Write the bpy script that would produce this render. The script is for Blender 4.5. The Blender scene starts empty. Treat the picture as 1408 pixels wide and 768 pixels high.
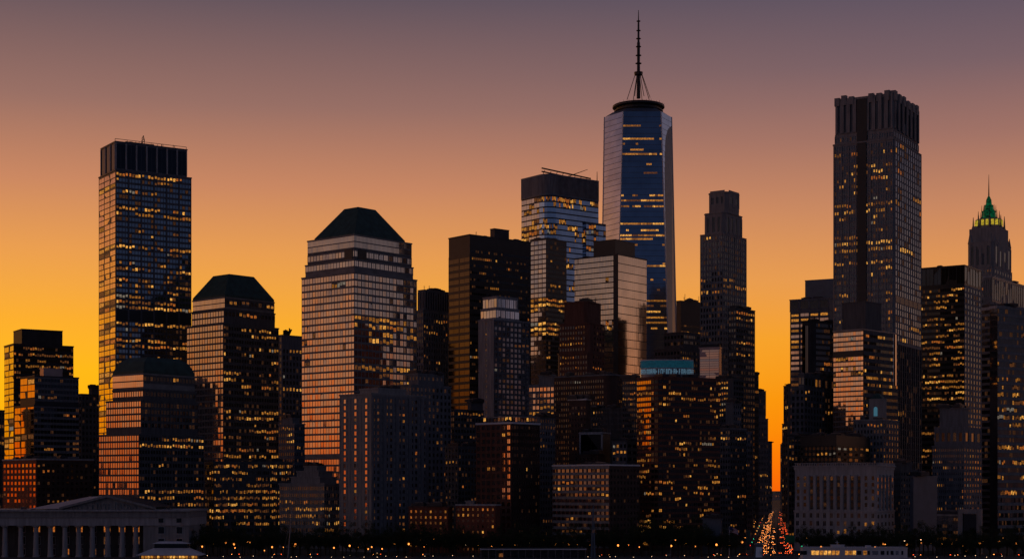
import bpy, math, random
from mathutils import Vector, Matrix
from mathutils.bvhtree import BVHTree
random.seed(11)
R = math.radians
sc = bpy.context.scene
COL = sc.collection
# ------------------------------------------------------------------ camera
FPX, HY, CX, CAMZ = 2250.0, 672.0, 704.0, 45.0      # photo focal length in px, horizon row, centre column, eye height
cam = bpy.data.objects.new('camera', bpy.data.cameras.new('camera'))
COL.objects.link(cam); sc.camera = cam
cam.location = (0, 0, CAMZ); cam.rotation_euler = (R(90), 0, 0)
cam.data.sensor_width = 36.0
cam.data.lens = FPX / 1408 * 36.0
cam.data.shift_y = (HY - 384) / 1408
cam.data.clip_start = 1.0; cam.data.clip_end = 60000
def at(px, py, D): return Vector(((px-CX)/FPX*D, D, CAMZ+(HY-py)/FPX*D))
# ------------------------------------------------------------------ sky
SUN_AZ, SUN_EL = R(25), R(1.5)                       # azimuth measured from straight ahead towards the left
w = bpy.data.worlds.new('World'); sc.world = w; w.use_nodes = True
nt = w.node_tree; N = nt.nodes; L = nt.links
for n in list(N): N.remove(n)
def lin(c): return tuple((v/255/12.92 if v/255 <= .04045 else ((v/255+.055)/1.055)**2.4) for v in c)
def ramp(nodes, stops, interp='EASE'):
    r = nodes.new('ShaderNodeValToRGB'); cr = r.color_ramp; cr.interpolation = interp
    while len(cr.elements) > 1: cr.elements.remove(cr.elements[-1])
    for i, (p, c) in enumerate(stops):
        e = cr.elements[0] if i == 0 else cr.elements.new(p)
        e.position = p; e.color = (*lin(c), 1)
    return r
tc = N.new('ShaderNodeTexCoord'); sx = N.new('ShaderNodeSeparateXYZ'); L.new(tc.outputs['Generated'], sx.inputs[0])
def mth(nodes, links, op, a, b=None, c=None, clamp=False):
    m = nodes.new('ShaderNodeMath'); m.operation = op; m.use_clamp = clamp
    for i, v in enumerate((a, b, c)):
        if v is None: continue
        if isinstance(v, (int, float)): m.inputs[i].default_value = v
        else: links.new(v, m.inputs[i])
    return m.outputs[0]
M_ = lambda op, a, b=None, c=None, clamp=False: mth(N, L, op, a, b, c, clamp)
zc = M_('MAXIMUM', sx.outputs[2], 0.0)
zz = M_('MULTIPLY', zc, 1.0)                         # sine of elevation
hl = M_('SQRT', M_('ADD', M_('MULTIPLY', sx.outputs[0], sx.outputs[0]), M_('MULTIPLY', sx.outputs[1], sx.outputs[1])))
g = M_('DIVIDE', M_('ADD', M_('MULTIPLY', sx.outputs[0], -math.sin(SUN_AZ)), M_('MULTIPLY', sx.outputs[1], math.cos(SUN_AZ))), M_('MAXIMUM', hl, .001))
# towards the set sun / further round / opposite
near = ramp(N, [(0, (255,140,5)), (.035, (255,176,4)), (.07, (255,184,16)), (.1, (251,173,42)), (.14, (234,157,78)), (.18, (202,134,97)), (.225, (152,110,100)), (.285, (98,82,92)), (.5, (58,52,70)), (1, (34,36,52))], 'LINEAR')
far = ramp(N, [(0, (250,84,8)), (.02, (255,106,3)), (.055, (252,138,6)), (.09, (248,157,42)), (.125, (232,154,82)), (.165, (202,136,98)), (.205, (162,114,102)), (.245, (122,96,102)), (.285, (94,82,98)), (.5, (56,52,72)), (1, (34,36,52))], 'LINEAR')
side = ramp(N, [(0, (250,132,56)), (.03, (240,148,86)), (.07, (214,158,122)), (.11, (180,150,136)), (.15, (152,134,134)), (.2, (124,114,126)), (.3, (90,86,104)), (.5, (56,56,76)), (1, (34,36,52))], 'LINEAR')
back = ramp(N, [(0, (78,68,78)), (.05, (72,74,94)), (.12, (62,72,98)), (.3, (48,54,76)), (1, (30,32,48))], 'LINEAR')
for r_ in (near, far, side, back): L.new(zz, r_.inputs[0])
def mix(a, b, f):
    m = N.new('ShaderNodeMix'); m.data_type = 'RGBA'; L.new(f, m.inputs[0]); L.new(a, m.inputs[6]); L.new(b, m.inputs[7]); return m.outputs[2]
def mrange(lo, hi):
    m = N.new('ShaderNodeMapRange'); m.interpolation_type = 'SMOOTHSTEP'; L.new(g, m.inputs[0]); m.inputs[1].default_value = lo; m.inputs[2].default_value = hi; return m.outputs[0]
skyc = mix(far.outputs[0], near.outputs[0], mrange(.74, 1.0))
skyc = mix(side.outputs[0], skyc, mrange(.28, .74))
skyc = mix(back.outputs[0], skyc, mrange(-.75, .0))
ns = N.new('ShaderNodeTexSky'); ns.sky_type = 'NISHITA'; ns.sun_disc = False; ns.sun_elevation = SUN_EL; ns.sun_rotation = -SUN_AZ
b1 = N.new('ShaderNodeBackground'); L.new(skyc, b1.inputs[0]); b1.inputs[1].default_value = .97
b2 = N.new('ShaderNodeBackground'); L.new(ns.outputs[0], b2.inputs[0]); b2.inputs[1].default_value = .004
ad = N.new('ShaderNodeAddShader'); L.new(b1.outputs[0], ad.inputs[0]); L.new(b2.outputs[0], ad.inputs[1])
wo = N.new('ShaderNodeOutputWorld'); L.new(ad.outputs[0], wo.inputs[0])
# ------------------------------------------------------------------ sun
sl = bpy.data.lights.new('sun', 'SUN'); sl.energy = .25; sl.angle = R(.5); sl.color = (1, .5, .2)
so = bpy.data.objects.new('sun', sl); COL.objects.link(so)
sd_ = Vector((-math.sin(SUN_AZ)*math.cos(SUN_EL), math.cos(SUN_AZ)*math.cos(SUN_EL), math.sin(SUN_EL)))
so.rotation_euler = sd_.to_track_quat('Z', 'Y').to_euler()
sc.view_settings.view_transform = 'Standard'; sc.view_settings.look = 'None'
sc.view_settings.exposure = 0; sc.view_settings.gamma = 1; sc.view_settings.use_curve_mapping = False
sc.cycles.max_bounces = 5; sc.cycles.diffuse_bounces = 2; sc.cycles.glossy_bounces = 3
sc.cycles.use_denoising = True
sc.cycles.sample_clamp_indirect = 2.0
# ------------------------------------------------------------------ materials
MATS = {}
def mat(name, col, rough=.8, metal=0, var=.25, scale=.15, spec=.3, streak=False, emit=None):
    m = bpy.data.materials.new(name); m.use_nodes = True; MATS[name] = m
    t = m.node_tree; p = t.nodes['Principled BSDF']
    p.inputs['Roughness'].default_value = rough; p.inputs['Metallic'].default_value = metal
    p.inputs['Specular IOR Level'].default_value = spec
    co = t.nodes.new('ShaderNodeTexCoord'); no = t.nodes.new('ShaderNodeTexNoise'); no.inputs['Scale'].default_value = scale
    no.inputs['Detail'].default_value = 5
    mp = t.nodes.new('ShaderNodeMapping'); t.links.new(co.outputs['Object'], mp.inputs[0]); t.links.new(mp.outputs[0], no.inputs[0])
    if streak: mp.inputs['Scale'].default_value = (4, 4, .5)
    rp = t.nodes.new('ShaderNodeValToRGB')
    rp.color_ramp.elements[0].position = .3; rp.color_ramp.elements[1].position = .7
    rp.color_ramp.elements[0].color = (*[c*(1-var) for c in col], 1); rp.color_ramp.elements[1].color = (*[min(1, c*(1+var)) for c in col], 1)
    t.links.new(no.outputs[0], rp.inputs[0]); t.links.new(rp.outputs[0], p.inputs['Base Color'])
    return m
def lamp(name, col, strength, var=0.0, scale=(.9, .9, .9)):
    m = bpy.data.materials.new(name); m.use_nodes = True; MATS[name] = m
    t = m.node_tree; p = t.nodes['Principled BSDF']
    p.inputs['Base Color'].default_value = (.03, .03, .03, 1); p.inputs['Roughness'].default_value = .5; p.inputs['Specular IOR Level'].default_value = .1
    p.inputs['Emission Color'].default_value = (*col, 1); p.inputs['Emission Strength'].default_value = strength
    if var:
        ge = t.nodes.new('ShaderNodeNewGeometry'); mp = t.nodes.new('ShaderNodeMapping'); mp.inputs['Scale'].default_value = scale
        no = t.nodes.new('ShaderNodeTexNoise'); no.inputs['Scale'].default_value = 1; no.inputs['Detail'].default_value = 3
        t.links.new(ge.outputs['Position'], mp.inputs[0]); t.links.new(mp.outputs[0], no.inputs[0])
        a = t.nodes.new('ShaderNodeMapRange'); t.links.new(no.outputs[0], a.inputs[0])
        a.inputs[1].default_value = .35; a.inputs[2].default_value = .65; a.inputs[3].default_value = strength*(1-var); a.inputs[4].default_value = strength*(1+var)
        t.links.new(a.outputs[0], p.inputs['Emission Strength'])
    if strength < 5:
        try: m.cycles.emission_sampling = 'NONE'
        except Exception: pass
    return m
def glass(name, col, rough=.06, var=.15):
    m = mat(name, col, rough, 1.0, var, .05); return m
mat('limestone', (.29,.285,.295), streak=True); mat('pale_stone', (.42,.41,.43), streak=True); mat('granite', (.24,.235,.245), .6)
mat('grey_stone', (.19,.19,.21), streak=True); mat('dark_stone', (.12,.12,.13), streak=True); mat('brick_red', (.24,.08,.05), streak=True)
mat('brick_brown', (.17,.075,.055), streak=True); mat('brick_dark', (.10,.06,.05)); mat('concrete', (.28,.27,.28), streak=True)
mat('black_metal', (.02,.021,.025), .45, .0, spec=.5); mat('dark_metal', (.05,.05,.06), .5, .3); mat('grey_metal', (.22,.22,.25), .45, .5)
mat('copper', (.04,.085,.08), .6, .1, .3, .2); mat('green_copper', (.05,.32,.16), .6); mat('white_paint', (.75,.75,.80), .5, var=.06)
mat('mid_metal', (.12,.12,.14), .45, .5); mat('pink_panel', (.55,.40,.38), .35, .3, .12)
mat('asphalt', (.045,.045,.05), .85, scale=.4); mat('paving', (.12,.115,.11), .8, scale=.3); mat('earth', (.06,.06,.05), .9)
mat('road_paint', (.7,.7,.68), .7); mat('bark', (.06,.045,.035), .95, scale=2); mat('leaf', (.035,.05,.02), .75, 0, .5, 1.5)
mat('slate_blue', (.13,.16,.21), .4, .2, .12); mat('blue_panel', (.02,.13,.20), .4, 0, .15); mat('tan_roof', (.78,.62,.58), .5, var=.1)
mat('red_cloth', (.45,.04,.05), .8); mat('blue_cloth', (.03,.05,.25), .8); mat('sign_green', (.02,.22,.10), .5); mat('tyre', (.02,.02,.02), .9)
mat('car_dark', (.03,.03,.035), .3, .2, .1); mat('car_silver', (.35,.35,.37), .3, .5, .1); mat('car_red', (.3,.02,.02), .3, .1, .1); mat('car_yellow', (.75,.42,.03), .35, 0, .1); mat('car_white', (.7,.7,.7), .3, 0, .1)
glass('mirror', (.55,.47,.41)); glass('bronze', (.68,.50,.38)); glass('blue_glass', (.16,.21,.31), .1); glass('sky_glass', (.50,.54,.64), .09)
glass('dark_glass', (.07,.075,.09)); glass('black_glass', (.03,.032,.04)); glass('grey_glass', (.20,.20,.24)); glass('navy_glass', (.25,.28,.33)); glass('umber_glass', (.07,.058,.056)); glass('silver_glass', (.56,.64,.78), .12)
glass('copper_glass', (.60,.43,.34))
WARM = [('w0', (1,.45,.08), .80), ('w1', (1,.38,.055), .46), ('w2', (1,.36,.05), .25), ('w3', (1,.34,.09), .11), ('w4', (1,.27,.04), .36), ('w5', (.8,.66,.5), .2), ('w6', (1,.38,.14), .04)]
for n_, c_, s_ in WARM: lamp('lit_'+n_, c_, s_, .6)
lamp('lamp_amber', (1,.30,.05), 2.6); lamp('lamp_white', (1,.62,.35), 2.5); lamp('headlight', (1,.29,.06), 9); lamp('taillight', (1,.10,.02), 7)
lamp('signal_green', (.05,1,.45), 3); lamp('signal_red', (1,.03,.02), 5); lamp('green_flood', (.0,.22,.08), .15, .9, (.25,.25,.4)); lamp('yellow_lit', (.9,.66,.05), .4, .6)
lamp('sign_letters', (.25,.5,.7), .36); lamp('sign_blue', (.02,.17,.27), .15, .2); lamp('cool_lit', (.10,.30,.42), .35)
# ------------------------------------------------------------------ mesh builder
class MB:
    def __init__(s): s.v = []; s.f = []; s.m = []; s.mats = []
    def mi(s, mname):
        if mname not in s.mats: s.mats.append(mname)
        return s.mats.index(mname)
    def face(s, pts, mname):
        b = len(s.v); s.v += [tuple(p) for p in pts]; s.f.append(tuple(range(b, b+len(pts)))); s.m.append(s.mi(mname))
    def prism(s, pts, z0, z1, mname, bottom=False, pts2=None):
        n = len(pts); b = len(s.v); p2 = pts2 or pts; k = s.mi(mname)
        s.v += [(p[0], p[1], z0) for p in pts] + [(p[0], p[1], z1) for p in p2]
        for i in range(n):
            j = (i+1) % n; s.f.append((b+i, b+j, b+n+j, b+n+i)); s.m.append(k)
        s.f.append(tuple(b+n+i for i in range(n))); s.m.append(k)
        if bottom: s.f.append(tuple(b+i for i in reversed(range(n)))); s.m.append(k)
    def box(s, x0, x1, y0, y1, z0, z1, mname): s.prism([(x0,y0),(x1,y0),(x1,y1),(x0,y1)], z0, z1, mname, True)
    def slab(s, p, e, n, a0, a1, d0, d1, z0, z1, mname):   # box along a facade: a along edge, d outward
        P = lambda a, d: (p[0]+e[0]*a+n[0]*d, p[1]+e[1]*a+n[1]*d)
        s.prism([P(a0,d1), P(a1,d1), P(a1,d0), P(a0,d0)], z0, z1, mname, True)
    def tube(s, a, b, r0, r1, mname, k=6):
        a = Vector(a); b = Vector(b); q = (b-a).to_track_quat('Z', 'Y'); base = len(s.v); mi = s.mi(mname)
        for c, r in ((a, r0), (b, r1)):
            for i in range(k):
                t = 2*math.pi*i/k; s.v.append(tuple(c + q @ Vector((math.cos(t)*r, math.sin(t)*r, 0))))
        for i in range(k):
            j = (i+1) % k; s.f.append((base+i, base+j, base+k+j, base+k+i)); s.m.append(mi)
        s.f.append(tuple(base+k+i for i in range(k))); s.m.append(mi); s.f.append(tuple(base+i for i in reversed(range(k)))); s.m.append(mi)
    def lathe(s, prof, mname, k=12, c=(0,0)):
        base = len(s.v); mi = s.mi(mname)
        for r, z in prof:
            for i in range(k):
                t = 2*math.pi*(i+.5)/k; s.v.append((c[0]+math.cos(t)*r, c[1]+math.sin(t)*r, z))
        for a in range(len(prof)-1):
            for i in range(k):
                j = (i+1) % k; s.f.append((base+a*k+i, base+a*k+j, base+(a+1)*k+j, base+(a+1)*k+i)); s.m.append(mi)
        s.f.append(tuple(base+(len(prof)-1)*k+i for i in range(k))); s.m.append(mi); s.f.append(tuple(base+i for i in reversed(range(k)))); s.m.append(mi)
    def mesh(s, name):
        me = bpy.data.meshes.new(name); me.from_pydata(s.v, [], s.f)
        for m in s.mats: me.materials.append(MATS[m])
        me.polygons.foreach_set('material_index', s.m); me.update(); return me
    def build(s, name, parent=None, loc=None, kind=None):
        if not s.f: return None
        o = bpy.data.objects.new(name, s.mesh(name)); COL.objects.link(o); o.parent = parent
        if loc is not None: o.location = loc
        if kind: o['kind'] = kind
        return o
def empty(name, label, cat, loc, rz=0, group=None):
    o = bpy.data.objects.new(name, None); COL.objects.link(o); o.location = loc; o.rotation_euler = (0, 0, rz)
    o.empty_display_size = 1; o['label'] = label; o['category'] = cat
    if group: o['group'] = group
    return o
def copy_tree(o, parent=None):
    c = o.copy(); COL.objects.link(c); c.parent = parent
    for ch in o.children: copy_tree(ch, c)
    return c
# ------------------------------------------------------------------ buildings
def S(n, fp, ww=.7, wh=.6, g='dark_glass', pd=.3, sd=.15, m=1, lit=(.25,.5,.03), rows=(), major=None, top=2, yb=None, fr=None, sp=None, tilt=.6, bands=(), dim=0, only=None):
    return dict(n=n, fp=fp, ww=ww, wh=wh, g=g, pd=pd, sd=sd, m=m, lit=lit, rows=rows, major=major, top=top, yb=yb, fr=fr, sp=sp, tilt=tilt, bands=bands, dim=dim, only=only)
BLD = []
OCC_V, OCC_F = [], []
class Bld:
    def __init__(s, name, label, D, phi, wall, tiers, group=None, cat=None, cut=None):
        s.D = D; s.phi = R(phi); s.wall = wall; s.name = name
        yb, xl, xc, xr = tiers[-1][:4]
        s.c, s.s_ = math.cos(s.phi), math.sin(s.phi)
        fp = s.foot_world(xl, xc, xr, D)
        cen = sum((Vector(p) for p in fp), Vector((0,0)))/4
        s.root = empty(name, label, cat or 'building', (cen.x, cen.y, 0), -s.phi, group)
        s.M = Matrix.Translation((cen.x, cen.y, 0)) @ Matrix.Rotation(-s.phi, 4, 'Z'); s.Mi = s.M.inverted()
        s.mb = MB(); s.wins = []; s.rng = random.Random(hash(label) & 0 or len(label)*7919+int(xl*13+xr*7))
        zs = []; bw = xr-xl
        s.T = []
        for t in tiers:
            y0, a, b, c = t[:4]
            dD = t[4] if len(t) > 4 and t[4] is not None else max(0, (bw-(c-a))/2)*D/FPX*.8
            Dt = D+dD
            pts = [tuple((s.Mi @ Vector((p[0], p[1], 0)))[:2]) for p in s.foot_world(a, b, c, Dt)]
            zt = CAMZ+(HY-y0)/FPX*Dt
            s.T.append(dict(pts=pts, z1=zt, D=Dt, L=t[5] if len(t) > 5 else None, R=t[6] if len(t) > 6 else None, o=t[7] if len(t) > 7 else {}))
        for i, t in enumerate(s.T):
            t['z0'] = s.T[i+1]['z1'] if i+1 < len(s.T) else 0.0
            t['same'] = i+1 < len(s.T) and max((Vector(p)-Vector(q)).length for p, q in zip(t['pts'], s.T[i+1]['pts'])) < .4
            s.make_tier(t)
        BLD.append(s)
    def foot_world(s, xl, xc, xr, D):
        ul, uc, ur = [(x-CX)/FPX for x in (xl, xc, xr)]
        Xc = uc*D
        w1 = (Xc-ul*D)/(s.c+ul*s.s_); w2 = (ur*D-Xc)/(s.s_-ur*s.c)
        P = Vector((Xc, D)); tl = Vector((-s.c, s.s_)); tr = Vector((s.s_, s.c))
        return [P+tl*w1, P, P+tr*w2, P+tl*w1+tr*w2]
    def make_tier(s, t):
        pts = t['pts']; o = t['o']; z0, z1 = t['z0'], t['z1']
        a, b, c, d = [Vector(p) for p in pts]
        ch = o.get('chamfer', 0)
        styles = [t['L'], t['R'], None, None]
        if ch:          # cut all four corners (m)
            ex, ey = (b-a).normalized(), (c-b).normalized()
            P = [a+ex*ch, b-ex*ch, b+ey*ch, c-ey*ch, c-ex*ch, d+ex*ch, d-ey*ch, a+ey*ch]
            cs = o.get('C'); styles = [t['L'], cs, t['R'], cs, None, None, None, cs]
        elif o.get('round'):   # rounded near corner with k segments, radius rr m
            rr, k = o['round']; ex, ey = (b-a).normalized(), (c-b).normalized()
            cc = b-ex*rr+ey*rr; P = [a]; styles = []
            arc = [cc+ex*(rr*math.sin(u))-ey*(rr*math.cos(u)) for u in [math.pi/2*i/k for i in range(k+1)]]
            P += arc; P += [c, d]; styles = [t['L']]+[o.get('C')]*k+[t['R'], None, None]
        else: P = [a, b, c, d]
        t['P'] = P
        s.mb.prism(P, z0-(.6 if z0 > 0 and not t.get('same') else 0), z1, o.get('wall', s.wall))
        base = len(OCC_V)
        for z in (max(z0-.6, 0), z1):
            for p in P: OCC_V.append(s.M @ Vector((p.x, p.y, z)))
        n = len(P)
        for i in range(n): j = (i+1) % n; OCC_F.append((base+i, base+j, base+n+j, base+n+i))
        OCC_F.append(tuple(base+n+i for i in range(n)))
        if o.get('coping', True):
            cen = sum(P, Vector((0,0)))/n; k_ = 1.0
            big = [p+(p-cen).normalized()*.7 for p in P]
            s.mb.prism(big, z1-.9*o.get('cop', 1), z1+.25, o.get('copm', o.get('wall', s.wall)), True)
        for i, st in enumerate(styles):
            if st: s.facade(P[i], P[(i+1) % n], z0, z1, st, t['D'])
    def facade(s, p, q, z0, z1, st, D):
        e = (q-p); Ln = e.length
        if Ln < .5: return
        e = e/Ln; nr = Vector((e.y, -e.x)); k = D/FPX
        fh = st['fp']*k; top = z1-st['top']*k; n = st['n']; bay = Ln/(n+.0)
        zlow = z0+.5
        if st['yb']: zlow = max(zlow, CAMZ+(HY-st['yb'])*k)
        nf = int((top-zlow)/fh)
        if nf < 1:
            if st['fp'] < 11 or top-zlow < 3: return
            nf = 1; fh = top-zlow
        fr = st['fr'] or s.wall; sp = st['sp'] or fr; mb = s.mb
        zb = top-nf*fh
        pw = bay*(1-st['ww']); sh = fh*(1-st['wh'])
        if st['pd'] > 0:
            for i in range(n+1):
                c_ = i*bay; a0, a1 = max(.02, c_-pw/2), min(Ln-.02, c_+pw/2)
                mb.slab(p, e, nr, a0, a1, 0, st['pd'], zb, top+.03, fr)
        if st['sd'] > 0:
            for j in range(nf+1):
                zc = top-j*fh; mb.slab(p, e, nr, .05, Ln-.05, 0, st['sd'], zc-sh/2, zc+sh/2, sp)
        if st['major']:
            ev, mw, md = st['major']
            for i in range(0, n+1, ev):
                c_ = i*bay; mb.slab(p, e, nr, max(0, c_-mw/2), min(Ln, c_+mw/2), 0, md, zb-.1, top+.1, fr)
        fl, pa, pb = st['lit']; pb *= .6; rng = s.rng
        for j in range(nf):
            zc = top-(j+.5)*fh; y = HY-(zc-CAMZ)/k
            if any(b0 <= y <= b1 for b0, b1 in st['bands']):
                mb.slab(p, e, nr, .1, Ln-.1, 0, max(st['pd'], st['sd'])+.12, zc-fh*.5, zc+fh*.5, 'black_metal'); continue
            pr = pa*rng.uniform(.5, 1.3) if rng.random() < fl else pb
            for ry, rp_ in st['rows']:
                if abs(ry-y) <= st['fp']/2: pr = rp_
            on = rng.random() < pr; cls = 1
            newcls = lambda: rng.choices(range(6), [2.6, 5, 5.5, 5, 1.6, .6])[0] if not st['dim'] else rng.choices(range(6), [.2, .9, 3, 4.5, 2.0, .4])[0]
            cls = newcls()
            for i in range(n):
                if rng.random() < .45: on = rng.random() < pr
                if rng.random() < .55: cls = newcls()
                if st['only'] and i not in st['only']: continue
                c2 = p+e*((i+.5)*bay)+nr*.07; hh_ = fh*st['wh']*.96; zl = zc
                if on and st['wh'] > .45 and hh_ < 6:
                    f_ = rng.choice((.62, .75, .75, .9)); zl = zc+hh_*(1-f_)/2*rng.choice((1, -1)); hh_ *= f_
                s.wins.append((c2.x, c2.y, zl, math.atan2(e.y, e.x), bay*st['ww']*(.86 if on else .97), hh_, cls if on else (6 if pa > 0 and st['g'] in ('dark_glass', 'black_glass', 'grey_glass', 'navy_glass') and rng.random() < .12 else -1), st['g'], st['m'], st['tilt']))
    def extra(s, pts_fn=None): pass
    # roof helpers: everything measured on the top tier
    def top_box(s, xl, xc, xr, y0, dD=6, m=None, part='penthouse', zb=None, stl=None, tier=0):
        t = s.T[tier]; D = s.D+dD+(t['D']-s.D)
        pts = [Vector((s.Mi @ Vector((p[0], p[1], 0)))[:2]) for p in s.foot_world(xl, xc, xr, D)]
        z1 = CAMZ+(HY-y0)/FPX*D; mb = MB(); z0 = (zb if zb is not None else t['z1'])-.3
        mb.prism(pts, z0, z1, m or s.wall)
        cen = sum(pts, Vector((0,0)))/4
        mb.prism([p+(p-cen).normalized()*.5 for p in pts], z1-.5, z1+.3, m or s.wall, True)
        base = len(OCC_V)
        for z in (z0, z1):
            for p in pts: OCC_V.append(s.M @ Vector((p.x, p.y, z)))
        for i in range(4): j = (i+1) % 4; OCC_F.append((base+i, base+j, base+4+j, base+4+i))
        if stl:
            keep = s.mb; s.mb = mb
            s.facade(pts[0], pts[1], z0, z1, stl, D); s.facade(pts[1], pts[2], z0, z1, stl, D); s.mb = keep
        mb.build(part, s.root); return pts, z1
    def spire_roof(s, y1, inset, m, lip=True, y_mid=None, part='roof', tier=0, over=0.0):
        t = s.T[tier]; P = t['P']; cen = sum(P, Vector((0,0)))/len(P); D = (s.M @ Vector((cen.x, cen.y, 0))).y; mb = MB()
        z0 = t['z1']+.2; z1 = CAMZ+(HY-y1)/FPX*D; P0 = [cen+(p-cen)*(1+over) for p in P]
        if lip: mb.prism(P0, z0, z0+2.0, m); z0 += 2.0
        if y_mid:
            zm = CAMZ+(HY-y_mid[0])/FPX*D; Pm = [cen+(p-cen)*y_mid[1] for p in P]
            mb.prism(P0, z0, zm, m, pts2=Pm); mb.prism(Pm, zm, z1, m, pts2=[cen+(p-cen)*inset for p in P])
        else: mb.prism(P0, z0, z1, m, pts2=[cen+(p-cen)*inset for p in P])
        mb.build(part, s.root)
    def clutter(s, n=4, masts=1, tier=0, hmax=4, mh=9):
        t = s.T[tier]; P = t['P']; a, b = P[0], P[1]; rng = s.rng
        cen = sum(P, Vector((0,0)))/len(P)
        for i in range(n):
            c = cen+(rng.choice(P)-cen)*rng.uniform(.1, .7); w_, d_ = rng.uniform(2, 6), rng.uniform(2, 5)
            mb = MB(); h = rng.uniform(1.2, hmax); z = t['z1']+.2
            mb.box(c.x-w_, c.x+w_, c.y-d_, c.y+d_, z, z+h, 'dark_metal'); mb.box(c.x-w_*.6, c.x+w_*.5, c.y-d_*.6, c.y+d_*.6, z+h-.1, z+h+.7, 'mid_metal')
            mb.build('rooftop_unit', s.root)
        for i in range(masts):
            c = cen+(rng.choice(P)-cen)*rng.uniform(.2, .8); h = rng.uniform(.5, 1)*mh; z = t['z1']; mb = MB()
            mb.tube((c.x, c.y, z), (c.x, c.y, z+h), .3, .12, 'black_metal')
            for u in (.5, .7, .85): mb.tube((c.x-1.2, c.y, z+h*u), (c.x+1.2, c.y, z+h*u), .1, .1, 'black_metal', 4)
            mb.build('antenna', s.root)
    def finish(s, bvh):
        s.mb.build('wall', s.root)
        eye = Vector((0, 0, CAMZ)); scored = []
        for i, w_ in enumerate(s.wins):
            P = s.M @ Vector((w_[0], w_[1], w_[2])); d = P-eye; Ln = d.length
            hit = bvh.ray_cast(eye, d/Ln, Ln-1.2)
            u = P.x/P.y*FPX+CX; v = HY-(P.z-CAMZ)/P.y*FPX
            vis = hit[0] is None and -5 < u < 1413 and v < 752
            scored.append((0 if not vis else (2+(WARM[w_[6]][2]) if w_[6] >= 0 else 1), i, vis))
        scored.sort(key=lambda t: (-t[0], t[1]))
        nvis = sum(1 for t in scored if t[2])
        chosen = {i for sc_, i, v in scored[:100] if v}
        rest = MB(); nb = nl = 0
        for i, w_ in enumerate(s.wins):
            x, y, z, ang, ww, hh, lit, g_, m_, tilt = w_
            mn = g_ if lit < 0 else 'lit_'+WARM[lit][0]
            tx, tz = R(s.rng.gauss(0, tilt)), R(s.rng.gauss(0, tilt))
            if i in chosen:
                o = bpy.data.objects.new('window', win_mesh(ww, hh, m_, mn)); COL.objects.link(o); o.parent = s.root
                o.location = (x, y, z); o.rotation_euler = (tx if lit < 0 else 0, 0, ang+(tz if lit < 0 else 0))
            else:
                if lit < 0: A = Matrix.Translation((x, y, z)) @ Matrix.Rotation(ang+tz, 4, 'Z') @ Matrix.Rotation(tx, 4, 'X')
                else: A = Matrix.Translation((x, y, z)) @ Matrix.Rotation(ang, 4, 'Z')
                for q in win_quads(ww, hh, m_): rest.face([A @ Vector(v) for v in q], mn)
        if rest.f: rest.build('windows', s.root, kind='stuff')
        return nvis
def win_quads(w_, h, m):
    k = m+1; gap = min(.35, w_*.12); pw = (w_-gap*m)/k; out = []
    for i in range(k):
        x0 = -w_/2+i*(pw+gap); out.append([(x0,0,-h/2), (x0+pw,0,-h/2), (x0+pw,0,h/2), (x0,0,h/2)])
    return out
WM = {}
def win_mesh(w_, h, m, mn):
    key = (round(w_, 1), round(h, 1), m, mn)
    if key not in WM:
        mb = MB()
        for q in win_quads(w_, h, m): mb.face(q, mn)
        WM[key] = mb.mesh('window')
    return WM[key]
B = Bld
# ---- far left group
B('office_block', 'dark sliver of a block cut by the left edge of the picture', 1500, 40, 'dark_stone', [(563, -30, -12, 6, None, None, S(4, 8, lit=(.3,.3,.05)))])
b = B('office_tower', 'dark stepped tower at far left with a plain rooftop box, behind the banded glass building', 1690, 58, 'dark_metal',
  [(472, 6, 19, 101, None, S(2, 8.4, .92, .84, 'copper_glass', 0, .25), S(26, 8.2, .8, .5, 'black_glass', .12, .2, lit=(.35,.45,.05), rows=((480,.55),(489,.6),(498,.55),(506,.6),(516,.3)), dim=1))])
b.top_box(18.5, 30, 86, 452, 4, 'dark_metal'); b.clutter(3, 2, hmax=2, mh=5)
b = B('office_building', 'banded glass building at far left with orange mirrored left face and small pinkish penthouse', 1490, 50, 'dark_metal',
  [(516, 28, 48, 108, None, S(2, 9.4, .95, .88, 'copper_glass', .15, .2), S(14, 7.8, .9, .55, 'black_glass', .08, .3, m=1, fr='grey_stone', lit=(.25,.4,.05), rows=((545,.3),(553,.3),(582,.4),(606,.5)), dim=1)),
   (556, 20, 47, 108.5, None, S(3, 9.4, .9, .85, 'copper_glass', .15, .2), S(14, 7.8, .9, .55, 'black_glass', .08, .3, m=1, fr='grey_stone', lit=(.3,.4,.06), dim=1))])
b.top_box(55, 60, 86, 506, 10, 'pink_panel')
B('office_block', 'low dark block squeezed between the banded glass building and the tall grid tower', 1700, 45, 'dark_stone',
  [(533, 122, 126, 140), (541, 106, 112, 142, None, S(2, 9), S(6, 8, .5, .5, 'black_glass', lit=(.3,.3,.05), dim=1))])
b = B('brick_building', 'low red brick building with white cornice line and square windows at lower left', 1310, 46, 'brick_red',
  [(630, 4, 50, 128, None, S(9, 8.2, .5, .55, 'mirror', .15, .1, top=5, lit=(.02,.2,.01)), S(12, 8.2, .42, .5, 'dark_glass', .12, .1, top=5, lit=(.15,.25,.06), fr='brick_dark', dim=1), dict(copm='pale_stone', cop=1.2))])
B('dark_block', 'low black block with scattered lit windows right of the red brick building', 1440, 46, 'black_metal',
  [(640, 92, 100, 140, None, None, S(10, 8, .5, .5, lit=(.4,.4,.05), dim=1))])
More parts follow.
